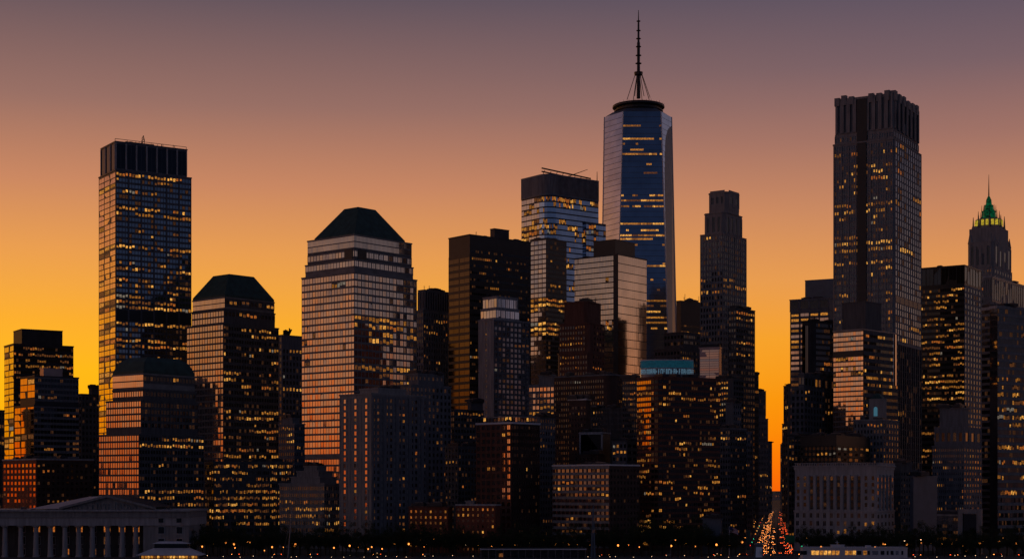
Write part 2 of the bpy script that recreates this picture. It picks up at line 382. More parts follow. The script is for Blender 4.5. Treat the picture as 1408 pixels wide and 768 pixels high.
# ---- tall left tower
t1r = ((241,.55),(247,.15),(258,.4),(282,.7),(291,.5),(314,.35),(338,.8),(345,.2),(358,.2),(370,.4),(388,.3),(403,.85),(412,.75),(422,.85),(447,.7),(455,.3),(467,.75),(473,.6),(487,.6),(500,.5),(510,.8),(520,.5))
b = B('skyscraper', 'tall flat-topped tower at left with dark glass bays and an open framed crown', 1530, 57, 'mid_metal',
  [(194, 139, 159, 257, 3, S(3, 40, .82, .95, 'black_glass', .8, 0, top=2, lit=(0,0,0), tilt=0, fr='pale_stone'), S(7, 36, .86, .97, 'black_glass', .8, 0, top=2, lit=(0,0,0), fr='pale_stone', tilt=0)),
   (233, 136, 159, 263, 0, S(3, 7.6, .9, .84, 'bronze', .15, .2, top=3, lit=(.1,.4,.05), rows=t1r[6:]), S(24, 7.6, .82, .62, 'navy_glass', .14, .08, m=0, top=2, lit=(.2,.25,.04), rows=t1r, major=(4, 1.6, .5), bands=((424,441),), fr='mid_metal'))])
mb = MB()
P = b.T[0]['P']; z = b.T[0]['z1']
for i in range(5):
    c = P[1]+(P[2]-P[1])*(.2+.12*i); mb.tube((c.x-8, c.y, z), (c.x-8, c.y, z+4+3*(i == 2)), .3, .2, 'black_metal')
mb.box(P[1].x-14, P[1].x-6, P[1].y+12, P[1].y+40, z+1.5, z+2.3, 'black_metal'); 
for k in range(7): c = P[1]+(P[2]-P[1])*(k/6); mb.tube((c.x-1.5, c.y, z), (c.x-1.5, c.y, z+2.6), .25, .25, 'black_metal', 4)
mb.tube((P[1].x-1.5, P[1].y, z+2.6), (P[2].x-1.5, P[2].y, z+2.6), .25, .25, 'black_metal', 4); mb.build('rooftop_gantry', b.root); b.clutter(4, 3, hmax=2.5, mh=6)
mb = MB(); c = P[1]+(P[2]-P[1])*.42; x, y = c.x-9, c.y
mb.tube((x, y, z), (x, y, z+9.5), .35, .2, 'black_metal')
for k, (h_, w_) in enumerate(((4, 4.5), (6, 3.4), (8.2, 2.4))): mb.tube((x-w_, y, z+h_), (x+w_, y, z+h_), .22, .22, 'black_metal', 5); mb.tube((x-w_, y, z+h_), (x-w_*.3, y, z), .15, .15, 'black_metal', 4); mb.tube((x+w_, y, z+h_), (x+w_, y, z+h_+1.6), .5, .5, 'black_metal', 5)
mb.build('antenna_cluster', b.root)
# ---- small domed-cap tower
b = B('office_tower', 'squat stepped tower with dark rounded cap and glowing orange left face, above the columned hall', 1225, 38, 'dark_stone',
  [(513, 155, 197, 268, None, S(14, 9, .95, .85, 'bronze', .1, .1, top=1, yb=535, tilt=.2, lit=(0,0,0)), S(16, 9.4, .7, .6, 'black_glass', .2, .1, lit=(.2,.3,.03)), dict(wall='granite')),
   (534, 155, 197, 269, None, S(13, 9.4, .74, .72, 'bronze', .25, .3, lit=(0,0,0)), S(16, 9.4, .7, .6, 'black_glass', .2, .1, rows=((546,.55),(556,.5)), lit=(.2,.2,.03), major=(4,1.2,.4))),
   (549, 146, 194, 272, None, S(15, 9.3, .76, .74, 'bronze', .25, .3, top=1, lit=(0,0,0)), S(18, 9.4, .7, .6, 'black_glass', .2, .1, lit=(.15,.2,.02), rows=((591,.75),), major=(3,1.0,.4))),
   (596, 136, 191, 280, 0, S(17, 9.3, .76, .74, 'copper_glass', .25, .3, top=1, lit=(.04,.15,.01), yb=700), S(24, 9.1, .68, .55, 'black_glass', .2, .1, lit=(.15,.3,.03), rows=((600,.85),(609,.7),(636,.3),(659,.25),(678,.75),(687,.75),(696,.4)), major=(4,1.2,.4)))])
b.spire_roof(493, .62, 'copper', y_mid=(500, .86))
# ---- pyramid building (left-centre)
s9r = ((430,.35),(437,.4),(450,.35),(463,.6),(472,.2),(482,.3),(500,.4),(508,.3))
b = B('office_tower', 'stone tower with flat-topped dark pyramid roof and pale gridded left face, smaller of two', 1475, 42, 'dark_stone',
  [(408, 265, 309, 377, None, S(12, 7, .95, .85, 'mirror', .1, .1, top=1, lit=(0,0,0), tilt=.2), S(12, 9.3, .72, .6, 'dark_glass', .2, .1, rows=s9r, major=(3,1.1,.4)), dict(wall='granite')),
   (424, 264, 308, 378, None, S(12, 8.8, .8, .75, 'mirror', .25, .3, lit=(0,0,0)), S(14, 9.3, .72, .6, 'dark_glass', .2, .1, rows=s9r, major=(3,1.1,.4))),
   (444, 257, 307, 383, 0, S(14, 8.8, .8, .75, 'mirror', .25, .3, top=1, lit=(0,0,0), yb=700), S(22, 8.8, .72, .55, 'black_glass', .2, .1, lit=(.45,.45,.05), rows=s9r+((565,.6),(574,.5),(540,.4)), major=(4,1.1,.4)))])
b.spire_roof(380, .50, 'copper')
B('office_block', 'dark broad base block with long amber window rows below the smaller pyramid-roofed tower', 1285, 68, 'dark_stone',
  [(634, 282, 294, 403, 0, S(4, 8.8, .7, .55, 'black_glass', lit=(.4,.5,.05)), S(40, 8.8, .72, .55, 'black_glass', .2, .1, lit=(.4,.55,.05), rows=((641,.7),(650,.6),(668,.4),(678,.9),(687,.95),(696,.85),(705,.8),(714,.7)), major=(4,1.2,.45)))])
# ---- central tower
cL = S(19, 9.6, .82, .74, 'bronze', .22, .3, top=1.5, lit=(.03,.3,.01), rows=((458,.12),), tilt=.8)
cR = S(18, 9.6, .82, .74, 'mirror', .22, .3, top=1.5, lit=(.03,.2,.01), rows=((436,.7),(446,.65),(456,.55),(464,.4),(504,.3),(513,.45),(523,.45)), tilt=.8)
b = B('skyscraper', 'broad stone tower with dark pyramid roof, its gridded windows mirroring the orange sky', 1400, 41, 'granite',
  [(322, 423, 487, 566, None, S(26, 8.6, .92, .86, 'mirror', .1, .12, top=1, lit=(0,0,0), tilt=.3), S(22, 8.6, .92, .86, 'mirror', .1, .12, top=1, lit=(0,0,0), tilt=.3)),
   (341, 423, 487, 566, None, S(15, 9.4, .84, .78, 'mirror', .22, .3, top=2.5, lit=(0,0,0)), S(12, 9.4, .84, .78, 'mirror', .22, .3, top=2.5, lit=(0,0,0)), dict(coping=False, wall='dark_stone')),
   (356, 420, 487, 568, None, S(17, 9.4, .84, .78, 'mirror', .22, .3, top=1, lit=(0,0,0)), S(14, 9.4, .84, .78, 'mirror', .22, .3, top=1, lit=(0,0,0))),
   (373, 415, 487, 573, 0, cL, cR),
   (628, 398, 480, 573, -8, S(24, 9.6, .82, .74, 'copper_glass', .22, .3, top=1.5, lit=(.05,.2,.02)), None)])
b.T[0]['P'] = b.T[0]['P']
P = b.T[0]['P']; cen = sum(P, Vector((0,0)))/4
b.spire_roof(288, .30, 'copper', over=-.13)
for (x0, x1, e0, e1, p_) in ((0,0,0,0,0),):
    pass
mb = MB(); z = b.T[1]['z1']; P = b.T[1]['P']                 # dark notches either side of the corner
for (p, q, u0, u1) in ((P[0], P[1], .80, .97), (P[1], P[2], .06, .20)):
    e = (q-p); Ln = e.length; e = e/Ln; nr = Vector((e.y, -e.x)); mb.slab(p, e, nr, Ln*u0, Ln*u1, .05, .62, z-12, z-.5, 'black_metal')
mb.build('loggia', b.root)
b = B('office_block', 'dark flat-roofed block with a rooftop garden, wedged between the two pyramid-roofed towers', 1760, 44, 'grey_stone',
  [(460, 370, 388, 420, None, S(4, 9, .5, .6, lit=(.1,.2,.05)), S(7, 8.6, .5, .6, 'dark_glass', .3, .1, top=18, lit=(.4,.35,.08)))])
mb = MB()
P = b.T[0]['P'][1]
for i in range(26):
    a = random.uniform(-4, 4); mb.tube((P.x-2+a, P.y+8, b.T[0]['z1']), (P.x-2+a*1.3+random.uniform(-1,1), P.y+8+random.uniform(-2,2), b.T[0]['z1']+random.uniform(2,8)), .5, .9, 'leaf', 5)
mb.build('roof_planting', b.root)
B('office_block', 'small blue-grey stone block with lit rows, low between the two pyramid-roofed towers', 1350, 42, 'grey_stone',
  [(574, 388, 402, 411, None, S(3, 8.6, .5, .5), S(5, 8.6, .5, .5)), (582, 383, 405, 419, 0, S(8, 8.8, .6, .5, 'dark_glass', lit=(.3,.5,.05)), S(5, 8.8, .5, .5, 'dark_glass', lit=(.1,.2,.02), fr='slate_blue'), dict(wall='grey_stone'))])
b = B('office_building', 'low pale stone building with stepped top and amber window rows below the broad pyramid tower', 1240, 30, 'limestone',
  [(640, 418, 436, 448), (647, 408, 438, 457, None, S(8, 9, .5, .6)), (655, 400, 440, 463), (664, 384, 446, 469, 0, S(22, 9.6, .6, .55, 'dark_glass', .2, .12, lit=(.02,.2,.02), rows=((689,.75),(699,.8),(709,.3),(719,.35))), S(9, 9.6, .55, .55, 'dark_glass', rows=((699,.6),(719,.4))))])
# ---- behind centre-left
b = B('office_tower', 'ribbed stone tower with dark louvred crown, just right of the broad pyramid tower', 1760, 45, 'grey_stone',
  [(398, 575, 584, 617, None, S(3, 30, .5, .95, 'black_glass', .8, .1, lit=(0,0,0)), S(10, 30, .5, .95, 'black_glass', .8, .1, lit=(0,0,0))),
   (426, 573, 582, 622, 0, S(3, 9, .5, .6, lit=(.2,.3,.05)), S(12, 8.2, .45, .55, 'dark_glass', .5, .1, lit=(.45,.3,.1)))])
b.clutter(3, 3, mh=6)
b = B('skyscraper', 'black slab skyscraper with bronze striped left face and cranes on its flat roof', 1700, 50, 'black_metal',
  [(322, 617, 646, 730, None, S(2, 9.7, .95, .62, 'umber_glass', .3, .35, top=29, lit=(.1,.2,.03), fr='black_metal', tilt=.1), S(34, 9.7, .75, .32, 'black_glass', .1, .08, top=18, lit=(.3,.25,.03), rows=((357,.35),(374,.2),(540,.3)), fr='black_metal', dim=1), dict(copm='dark_metal'))])
b.clutter(4, 2, mh=6); b.top_box(674, 680, 700, 314, 30, 'dark_metal', 'cooling_plant')
b = B('residential_tower', 'slim mauve-grey tower with a bright glazed two-step penthouse, in front of the black slab', 1600, 47, 'pale_stone',
  [(438, 658, 679, 728, 0, S(5, 7.2, .35, .5, 'dark_glass', .3, .1, lit=(.4,.25,.06), dim=1, only=(2,), fr='pale_stone'), S(9, 7.2, .62, .6, 'grey_glass', .3, .2, lit=(.2,.15,.03), fr='grey_stone', major=(3,1.4,.6), dim=1))])
b.top_box(661, 682, 714, 423, 3, 'pale_stone', 'glazed_penthouse', stl=S(5, 12, .85, .85, 'sky_glass', .2, .1, lit=(.0,.0,.0)))
b.top_box(664, 683, 712, 407, 6, 'pale_stone', 'upper_penthouse', zb=b.T[0]['z1']+9, stl=S(5, 14, .85, .85, 'sky_glass', .2, .1, lit=(0,0,0)))
# ---- crown glass tower
cr = (( 270,.8),(273,.8),(277,.35),(289,.1),(300,.3),(309,.6),(318,.55),(328,.1),(350,.2),(390,.4))
st = lambda n: S(n, 7.6, .9, .8, 'silver_glass', .06, .1, top=2, lit=(.25,.3,.04), rows=cr, fr='dark_metal', tilt=.3)
b = B('skyscraper', 'curved glass tower with slatted crown and tilted roof canopy, left of the spired tower', 1930, 52, 'slate_blue',
  [(238, 717, 752, 823, 3, S(16, 27, .55, .97, 'black_glass', .7, .1, top=1, lit=(0,0,0), fr='pale_stone', tilt=0), S(36, 27, .55, .97, 'black_glass', .7, .1, top=1, lit=(0,0,0), fr='grey_metal', tilt=0), dict(round=(14, 6), C=S(3, 27, .55, .97, 'black_glass', .7, .1, top=1, lit=(0,0,0), fr='pale_stone', tilt=0))),
   (266, 717, 752, 823, 2, st(7), st(30), dict(round=(14, 6), C=st(2)))])
b.top_box(800, 806, 833, 305, 32, 'slate_blue', 'side_wing', zb=.4, stl=st(8))
mb = MB()
A0 = b.Mi @ at(745, 238, 1950); A1 = b.Mi @ at(812, 249, 1990)
for dz in (0, 4): mb.tube((A0.x, A0.y, A0.z+dz+2), (A1.x, A1.y, A1.z+dz-1), .9, .9, 'black_metal')
for i in range(9):
    q0 = A0.lerp(A1, i/8); q1 = A0.lerp(A1, min(1, (i+.5)/8)); mb.tube((q0.x, q0.y, q0.z-4), (q1.x, q1.y, q1.z+4), .4, .4, 'black_metal', 4)
mb.build('roof_canopy', b.root)
mb = MB(); A0 = b.Mi @ at(783, 242, 1980); A1 = b.Mi @ at(808, 233, 1980); mb.tube(A0, A1, .6, .3, 'black_metal'); mb.build('crane_jib', b.root)
mb = MB(); A0 = b.Mi @ at(821, 250, 1970); A1 = b.Mi @ at(821, 236, 1970); mb.tube(A0, A1, .6, .3, 'black_metal'); mb.build('antenna', b.root)
r16 = ((411,.9),(417,.9),(424,.6),(445,.9),(452,.95),(458,.9))
B('glass_tower', 'narrow tower with mirrored strip beside black glass and bright yellow floors', 1800, 42, 'dark_metal',
  [(327, 729, 751, 779, 0, S(4, 6.6, .85, .75, 'mirror', .2, .15, rows=r16, lit=(.03,.2,.02), fr='mid_metal'), S(10, 6.6, .85, .6, 'black_glass', .1, .1, rows=r16+((395,.4),(470,.4)), lit=(.05,.2,.02), fr='black_metal'))])
b = B('office_tower', 'glass corner tower with two peach mirrored faces under a black rooftop box', 1620, 38, 'black_metal',
  [(349, 790, 850, 889, 0, S(28, 7.4, .85, .84, 'mirror', .08, .12, top=1, rows=((380,.12),(386,.25),(410,.2),(414,.3),(446,.6),(556,.5),(380,.2)), lit=(.06,.15,.01), fr='dark_metal', tilt=.25, only=tuple(range(0,25))), S(15, 11.5, .98, .95, 'bronze', .04, .1, top=1, lit=(0,0,0), tilt=.12, fr='black_metal'), dict(copm='dark_metal'))])
b.top_box(816, 846, 873, 329, 12, 'black_metal', 'rooftop_box')
# ---- behind the spire tower, right
b = B('office_block', 'dark flat-topped block with thin lit bands peeping out right of the spired tower', 2050, 50, 'black_metal', [(413, 930, 936, 975, 0, None, S(10, 8.5, .9, .25, 'grey_glass', 0, 0, top=30, lit=(.5,.6,.2), dim=1))])
b.clutter(4, 4, mh=10)
g1 = S(6, 8, .5, .6, 'dark_glass', .3, .15, lit=(.1,.15,.03), fr='grey_stone')
gr = S(12, 8.2, .55, .6, 'dark_glass', .35, .15, lit=(.12,.15,.03), rows=((386,.55),(394,.6),(299,.1)), fr='limestone', major=(3,1.5,.6))
b = B('skyscraper', 'grey stepped stone skyscraper with an open-cornered crown right of the spired tower', 1720, 36, 'limestone',
  [(263, 973, 1000, 1018, None, S(3, 18, .5, .5, 'black_glass', .5, .2, top=2, lit=(0,0,0)), S(2, 18, .5, .5, 'black_glass', .5, .2, top=2, lit=(0,0,0)), dict(chamfer=3)),
   (291, 967, 996, 1022, None, S(3, 26, .45, .85, 'black_glass', .5, .2, top=4, lit=(0,0,0), yb=326), S(4, 26, .4, .85, 'black_glass', .5, .2, top=4, lit=(0,0,0), yb=326), dict(chamfer=3)),
   (320, 963, 994, 1026, 0, S(8, 8.2, .55, .6, 'dark_glass', .35, .15, lit=(.15,.15,.03), rows=((386,.1),(398,.6)), fr='limestone', major=(2,1.5,.6)), gr)])
b.clutter(2, 1, hmax=2, mh=3)
B('office_tower', 'narrow black tower with a few amber windows closing the left side of the street gap', 1640, 40, 'dark_stone',
  [(423, 1002, 1012, 1038, 0, S(3, 8.2, .6, .5, 'dark_glass', .2, .1, lit=(.15,.4,.03)), S(8, 8.2, .6, .5, 'black_glass', .2, .1, lit=(.3,.35,.03), rows=((436,.6),(474,.8)), dim=0))])
b = B('office_building', 'dark stepped office building with one lit strip of windows right of the spired tower base', 1850, 40, 'dark_stone',
  [(456, 913, 940, 992, None, S(6, 9, .6, .5, 'dark_glass', lit=(.1,.3,.03)), S(24, 8, .6, .5, 'dark_glass', .15, .1, rows=((467,.7),), lit=(.1,.2,.03))), (478, 900, 935, 994, 0, S(8, 9, .6, .5, 'dark_glass', lit=(.1,.3,.03)), S(20, 8, .5, .5, 'black_glass', lit=(.1,.3,.03)))])
b.clutter(3, 2, tier=1)
b = B('slab_tower', 'pink-lit blank slab with fine horizontal lines behind the blue-signed apartment block', 1500, 20, 'pink_panel', [(477, 962, 989, 992, 0, S(1, 3.2, .98, .86, 'bronze', 0, .08, top=3, lit=(0,0,0), fr='pink_panel'), None)])
# ---- one tall spired tower
D1 = 2120
def oct_(xa, xb, xc_, xd, D, y, ang=0):
    k = D/FPX; cx = ((xa+xd)/2-CX)*k; hw = (xd-xa)/2*k; l = (xb-(xa+xd)/2)*k; r_ = (xc_-(xa+xd)/2)*k
    return [Vector((cx+l, D)), Vector((cx+r_, D)), Vector((cx+hw, D+hw*.75)), Vector((cx+hw, D+hw*1.2)), Vector((cx+r_, D+hw*2)), Vector((cx+l, D+hw*2)), Vector((cx-hw, D+hw*1.2)), Vector((cx-hw, D+hw*.75))]
class Free(Bld):
    def __init__(s, name, label, D, loc, cat):
        s.D = D; s.name = name; s.phi = 0; s.c = 1; s.s_ = 0; s.wall = 'slate_blue'; s.root = empty(name, label, cat, (loc[0], loc[1], 0))
        s.M = Matrix.Translation((loc[0], loc[1], 0)); s.Mi = s.M.inverted(); s.mb = MB(); s.wins = []; s.rng = random.Random(5); s.T = []; BLD.append(s)
cx1 = (880-CX)/FPX*D1
b = Free('skyscraper', 'tallest tower of the skyline, tapering chamfered blue glass shaft crowned by a long spire', D1, (cx1, D1+50), 'building')
sh = Vector((cx1, D1+50))
bot = [p-sh for p in oct_(825, 841, 926, 940, D1, 0)]; top = [p-sh for p in oct_(833, 857, 909, 927, D1+4, 0)]
zt = CAMZ+(HY-152)/FPX*D1
NB = 74
fm = ['blue_glass','sky_glass','sky_glass','blue_glass','blue_glass','blue_glass','sky_glass','sky_glass']
lv = lambda f: [a.lerp(c_, f) for a, c_ in zip(bot, top)]
names = ['front_glass', 'right_chamfer_glass']
shell = MB()
for i in range(8):
    mbf = MB() if i in (0, 1, 7) else shell; j = (i+1) % 8
    for fl in range(NB):
        f0, f1 = fl/NB, (fl+1)/NB; P0, P1 = lv(f0), lv(f1); z0, z1 = zt*f0, zt*f1; m_ = fm[i]
        n_ = 8 if i == 0 else 3
        for q in range(n_):
            u0, u1 = q/n_, (q+1)/n_; tl = [random.gauss(0, .012) for _ in range(4)] ; e_ = (P0[j]-P0[i]).normalized(); nr = Vector((e_.y, -e_.x))
            V = [(P0[i].lerp(P0[j], u0)+nr*tl[0], z0+.25), (P0[i].lerp(P0[j], u1)+nr*tl[1], z0+.25), (P1[i].lerp(P1[j], u1)+nr*tl[2], z1-.25), (P1[i].lerp(P1[j], u0)+nr*tl[3], z1-.25)]
            mbf.face([(v.x, v.y, zz_) for v, zz_ in V], m_)
    if i in (0, 1, 7): mbf.build('glass_face', b.root)
core = MB(); ins = lambda P: [p*.997 for p in P]
core.prism(ins(bot), 0, zt-.2, 'slate_blue', pts2=ins(top)); core.build('wall', b.root)
shell.build('rear_glass', b.root)
edge = MB()
for i in (0, 1, 2, 7):
    edge.tube((*bot[i], 0), (*top[i], zt), .9, .7, 'white_paint', 6)
edge.build('corner_trim', b.root)
rows1 = [(172,.5,1),(184,.5,.4),(190,.85,.8),(197,.4,.4),(205,.45,.7),(211,.8,1),(225,.15,1),(237,.1,.5),(268,.85,1),(275,.9,1),(283,.95,1),(307,.95,1),(316,.35,1),(323,.9,1),(328,.85,1),(336,.5,.6),(362,.5,.6),(365,.6,.8),(384,.5,.8),(398,.4,.8),(413,.8,1),(420,.7,1),(428,.4,1),(436,.9,1),(443,.6,1),(451,.7,1),(398,.3,1)]
for (y, pr, br) in rows1:
    z = CAMZ+(HY-y)/FPX*D1; f = z/zt; P0 = lv(f); a_, c_ = P0[0], P0[1]; n_ = 15; on = random.random() < pr; cl = random.choice((0,1,2))
    for q in range(n_):
        if random.random() < .5: on = random.random() < pr; cl = random.choice((0,1,1,2,3))
        if not on: continue
        c2 = a_.lerp(c_, (q+.5)/n_)+Vector((0, -.25)); b.wins.append((c2.x, c2.y, z, 0, (c_-a_).length/n_*.86, 2.3, min(3, cl+(1 if br < .7 else 0)), 'blue_glass', 1, 0))
base = len(OCC_V)
for P_, z in ((bot, 0), (top, zt)):
    for p in P_: OCC_V.append(b.M @ Vector((p.x, p.y, z)))
for i in range(8): j = (i+1) % 8; OCC_F.append((base+i, base+j, base+8+j, base+8+i))
cc = sum(top, Vector((0,0)))/8; kk = D1/FPX
zp = lambda y: CAMZ+(HY-y)/FPX*(D1+50)
zq = lambda y: CAMZ+(HY-y)/FPX*(D1+20)
mb = MB(); mb.prism([cc+(p-cc)*.98 for p in top], zt, zq(150), 'slate_blue', pts2=[cc+(p-cc)*.76 for p in top])
mb.build('roof', b.root)
zq = lambda y: CAMZ+(HY-y)/FPX*(D1+20)
mb = MB(); mb.lathe([(30,zq(150.5)),(30,zq(148)),(32.5,zq(147.5)),(32.5,zq(146.2)),(29,zq(145.8)),(29,zq(142.8)),(34.5,zq(142)),(34.5,zq(140)),(29,zq(139.6)),(26,zq(137)),(18,zq(136.3)),(8,zq(136))], 'black_metal', 28, cc)
mb.build('crown_ring', b.root)
mb = MB()
for i in range(28):
    t_ = 2*math.pi*i/28; x, y = cc.x+math.cos(t_)*33.5, cc.y+math.sin(t_)*33.5
    mb.tube((x, y, zq(142)), (x+random.uniform(-.6,.6), y, zq(random.uniform(136, 138.8))), .3, .2, 'black_metal', 4)
mb.lathe([(33.2,zq(139.3)),(33.9,zq(139)),(33.2,zq(138.7))], 'black_metal', 28, cc); mb.build('crown_railing', b.root)
mb = MB(); r0 = [(2.6,136),(2.4,105),(5.5,104),(6,100),(2.2,99.5),(2,88),(2.1,60),(1.5,58),(1.2,30),(.7,28),(.4,15)]
mb.lathe([(r, zp(y)) for r, y in r0], 'black_metal', 10, cc); mb.build('spire', b.root)
for i, y in enumerate((88, 77, 65, 54, 43, 30)):
    mb = MB(); mb.lathe([(1.6,zp(y+.6)),(4.2-.3*i,zp(y+.4)),(4.2-.3*i,zp(y-.4)),(1.6,zp(y-.6))], 'black_metal', 10, cc); mb.build('spire_ring', b.root)
for i in range(8):
    t_ = 2*math.pi*(i+.5)/8; mb = MB(); mb.tube((cc.x+math.cos(t_)*5, cc.y+math.sin(t_)*5, zp(104)), (cc.x+math.cos(t_)*16, cc.y+math.sin(t_)*16, zp(136.5)), .45, .45, 'black_metal', 5); mb.build('stay_cable', b.root)
# ---- brown brick group in the middle
bs = lambda n, **k: S(n, 7.6, .38, .5, 'dark_glass', .15, .08, lit=(.2,.2,.06), dim=1, **k)
b = B('brick_tower', 'dark red-brown brick tower with rounded corners and a central column of paired pale windows', 1400, 30, 'brick_brown',
  [(414, 776, 808, 826, None, S(8, 7.6, .4, .5, 'dark_glass', .1, .05, top=26, lit=(.4,.2,.05), rows=((441,.3),), only=(3,4)), None, dict(round=(6,4))),
   (443, 769, 812, 831, None, bs(10), bs(4), dict(round=(5,4))), (484, 765, 812, 833, 0, bs(11), bs(5), dict(chamfer=3))])
b = B('brick_building', 'wide dark brick block with lit top floor at the foot of the red-brown tower', 1340, 34, 'brick_dark',
  [(514, 762, 842, 861, 0, S(22, 7.6, .42, .5, 'dark_glass', .15, .1, rows=((525,.6),(519,.1)), lit=(.3,.2,.05), top=5, dim=1), S(6, 7.6, .4, .5, lit=(.2,.2,.04), dim=1), dict(round=(8,5), copm='grey_stone'))])
B('slab_block', 'thin dark brick slab with pale roof edge before the wide dark brick block', 1270, 30, 'brick_dark', [(548, 782, 806, 812, 0, S(6, 8, .3, .45, 'dark_glass', .1, .05, lit=(.5,.3,.08), dim=1, top=8), None, dict(copm='white_paint'))])
B('stone_building', 'small pale stepped building with yellow lit windows behind the brick block', 1480, 30, 'limestone',
  [(515, 741, 760, 764), (528, 727, 762, 770, 0, S(7, 8.4, .72, .6, 'bronze', .4, .3, rows=((560,.6),(570,.6),(552,.3)), lit=(.1,.1,.03)), None)])
B('apartment_block', 'dark grey apartment block between brick block and blue-signed block', 1290, 30, 'dark_stone', [(520, 856, 874, 885, 0, S(7, 7.4, .6, .5, 'dark_glass', lit=(.4,.3,.06), dim=1), S(3, 7.4, lit=(.2,.2,.04)))])
B('blank_block', 'plain grey windowless wing with a few red lights, below the wide dark brick block', 1300, 28, 'dark_stone', [(560, 811, 856, 862, 0, S(12, 8, .3, .4, 'black_glass', .05, .05, lit=(.15,.3,.02), dim=1, only=(1,2,3,4)), None)])
B('glass_box', 'black glass box with a pale frame standing behind the low corner apartment block', 1245, 30, 'black_metal', [(594, 797, 829, 839, 0, S(1, 34, .88, .9, 'black_glass', .8, .8, top=1, lit=(0,0,0), yb=636, fr='pale_stone'), None, dict(copm='pale_stone'))])
B('brick_building', 'squat brown brick block with a rooftop plant room just behind the low corner apartment block', 1228, 30, 'brick_dark', [(624, 790, 822, 832, 0, S(6, 8, .3, .4, lit=(.1,.1,.05), dim=1), None)])
B('stone_building', 'small grey building with square pale window frames left of the blue-signed block', 1235, 34, 'dark_stone', [(606, 842, 862, 882, 0, S(4, 9, .6, .55, 'dark_glass', .4, .3, fr='grey_stone', lit=(.4,.3,.1), dim=1), S(3, 9, .6, .5, lit=(.1,.1,.1)))])
ap = S(13, 8.4, .6, .55, 'grey_glass', .25, .3, m=1, lit=(.5,.3,.14), dim=1, top=4, fr='brick_brown', sp='concrete')
b = B('apartment_block', 'low corner apartment block with pale roof edge and dimly lit window grid', 1150, 40, 'brick_brown', [(638, 760, 838, 879, 0, ap, S(9, 8.4, .45, .5, 'dark_glass', .2, .15, top=4, lit=(.3,.3,.08), fr='brick_dark', dim=1), dict(copm='white_paint'))])
b.clutter(4, 1, hmax=2.5, mh=4)
# ---- brick apartment with lit balconies
b = B('apartment_tower', 'brick apartment tower with two pink-lit columns of bays under a projecting white roof slab', 1175, 42, 'brick_dark',
  [(580, 655, 703, 742, 0, S(7, 9.6, .62, .62, 'copper_glass', .3, .35, m=1, top=2, lit=(.3,.3,.08), fr='brick_brown', dim=1), S(12, 9.6, .3, .45, 'black_glass', .1, .1, top=2, lit=(.2,.1,.03), dim=1), dict(copm='white_paint', cop=1.2))])
b.top_box(664, 704, 735, 572, 5, 'concrete', 'penthouse', stl=S(8, 8, .7, .8, 'mirror', .2, .2, lit=(.6,.3,.3), top=0))
B('stone_building', 'grey stone wing with balconies right of the brick apartment tower', 1240, 42, 'grey_stone', [(572, 738, 742, 763, 0, None, S(6, 8.6, .5, .5, 'dark_glass', .4, .3, lit=(.2,.15,.05), dim=1))])
# ---- limestone pair
wl = S(9, 9.0, .62, .62, 'copper_glass', .35, .2, m=1, top=5, lit=(.1,.3,.02), rows=((580,.2),), fr='limestone', only=(1,4,7))
b = B('apartment_tower', 'grey limestone tower with three columns of paired pink windows at the waterfront left of centre', 1170, 44, 'limestone',
  [(533, 495, 520, 558, None, S(5, 9, .4, .4, lit=(0,0,0)), S(6, 8, .4, .5, lit=(.1,.1,.1))), (540, 467, 511, 586, 0, wl, S(13, 9.0, .5, .55, 'dark_glass', .3, .15, m=1, top=5, lit=(.3,.3,.1), fr='grey_stone', dim=1, major=(3,3.4,.7), only=(0,1,3,4,6,7,9,10,12)))])
b.clutter(3, 1, hmax=3)
b = B('apartment_tower', 'taller dark grey stone tower with stepped shoulders behind the limestone tower with pink windows', 1330, 44, 'grey_stone',
  [(513, 562, 575, 610, None, S(3, 9, .4, .5), S(6, 9, .4, .5, lit=(.1,.2,.1))), (528, 545, 566, 620, 0, S(5, 9, .4, .5), S(10, 9, .45, .55, 'dark_glass', .3, .1, m=1, lit=(.4,.3,.1), dim=1))])
b = B('office_block', 'dark glass block with a row of small lit windows left of the slim mauve tower', 1380, 42, 'dark_stone', [(552, 643, 648, 664), (562, 612, 625, 665, 0, S(4, 8), S(10, 8, .55, .5, 'black_glass', .15, .1, rows=((570,.6),(576,.4)), lit=(.2,.2,.05), dim=1))])
B('apartment_block', 'dark block with a column of pairs of lit windows left of the brick apartment tower', 1260, 42, 'dark_stone', [(613, 612, 630, 668, 0, S(4, 8, .4, .5, lit=(.3,.2,.05), dim=1), S(9, 8.3, .5, .55, 'grey_glass', .15, .1, lit=(.6,.25,.15), dim=1))])
b = B('brick_building', 'low red brick building with regular small lit windows, left one of two near the trees', 1160, 20, 'brick_red', [(696, 562, 616, 622, 0, S(8, 7.8, .35, .45, 'dark_glass', .12, .1, top=3, lit=(1,.45,.3), dim=1), None, dict(copm='brick_brown'))])
b = B('brick_building', 'low red brick building with a small rooftop hut, right one of two near the trees', 1150, 20, 'brick_red', [(693, 627, 681, 688, 0, S(8, 7.8, .35, .45, 'dark_glass', .12, .1, top=3, lit=(1,.45,.35), dim=1), None, dict(copm='pale_stone'))])
b.top_box(640, 651, 652.5, 688, 6, 'concrete', 'rooftop_hut')
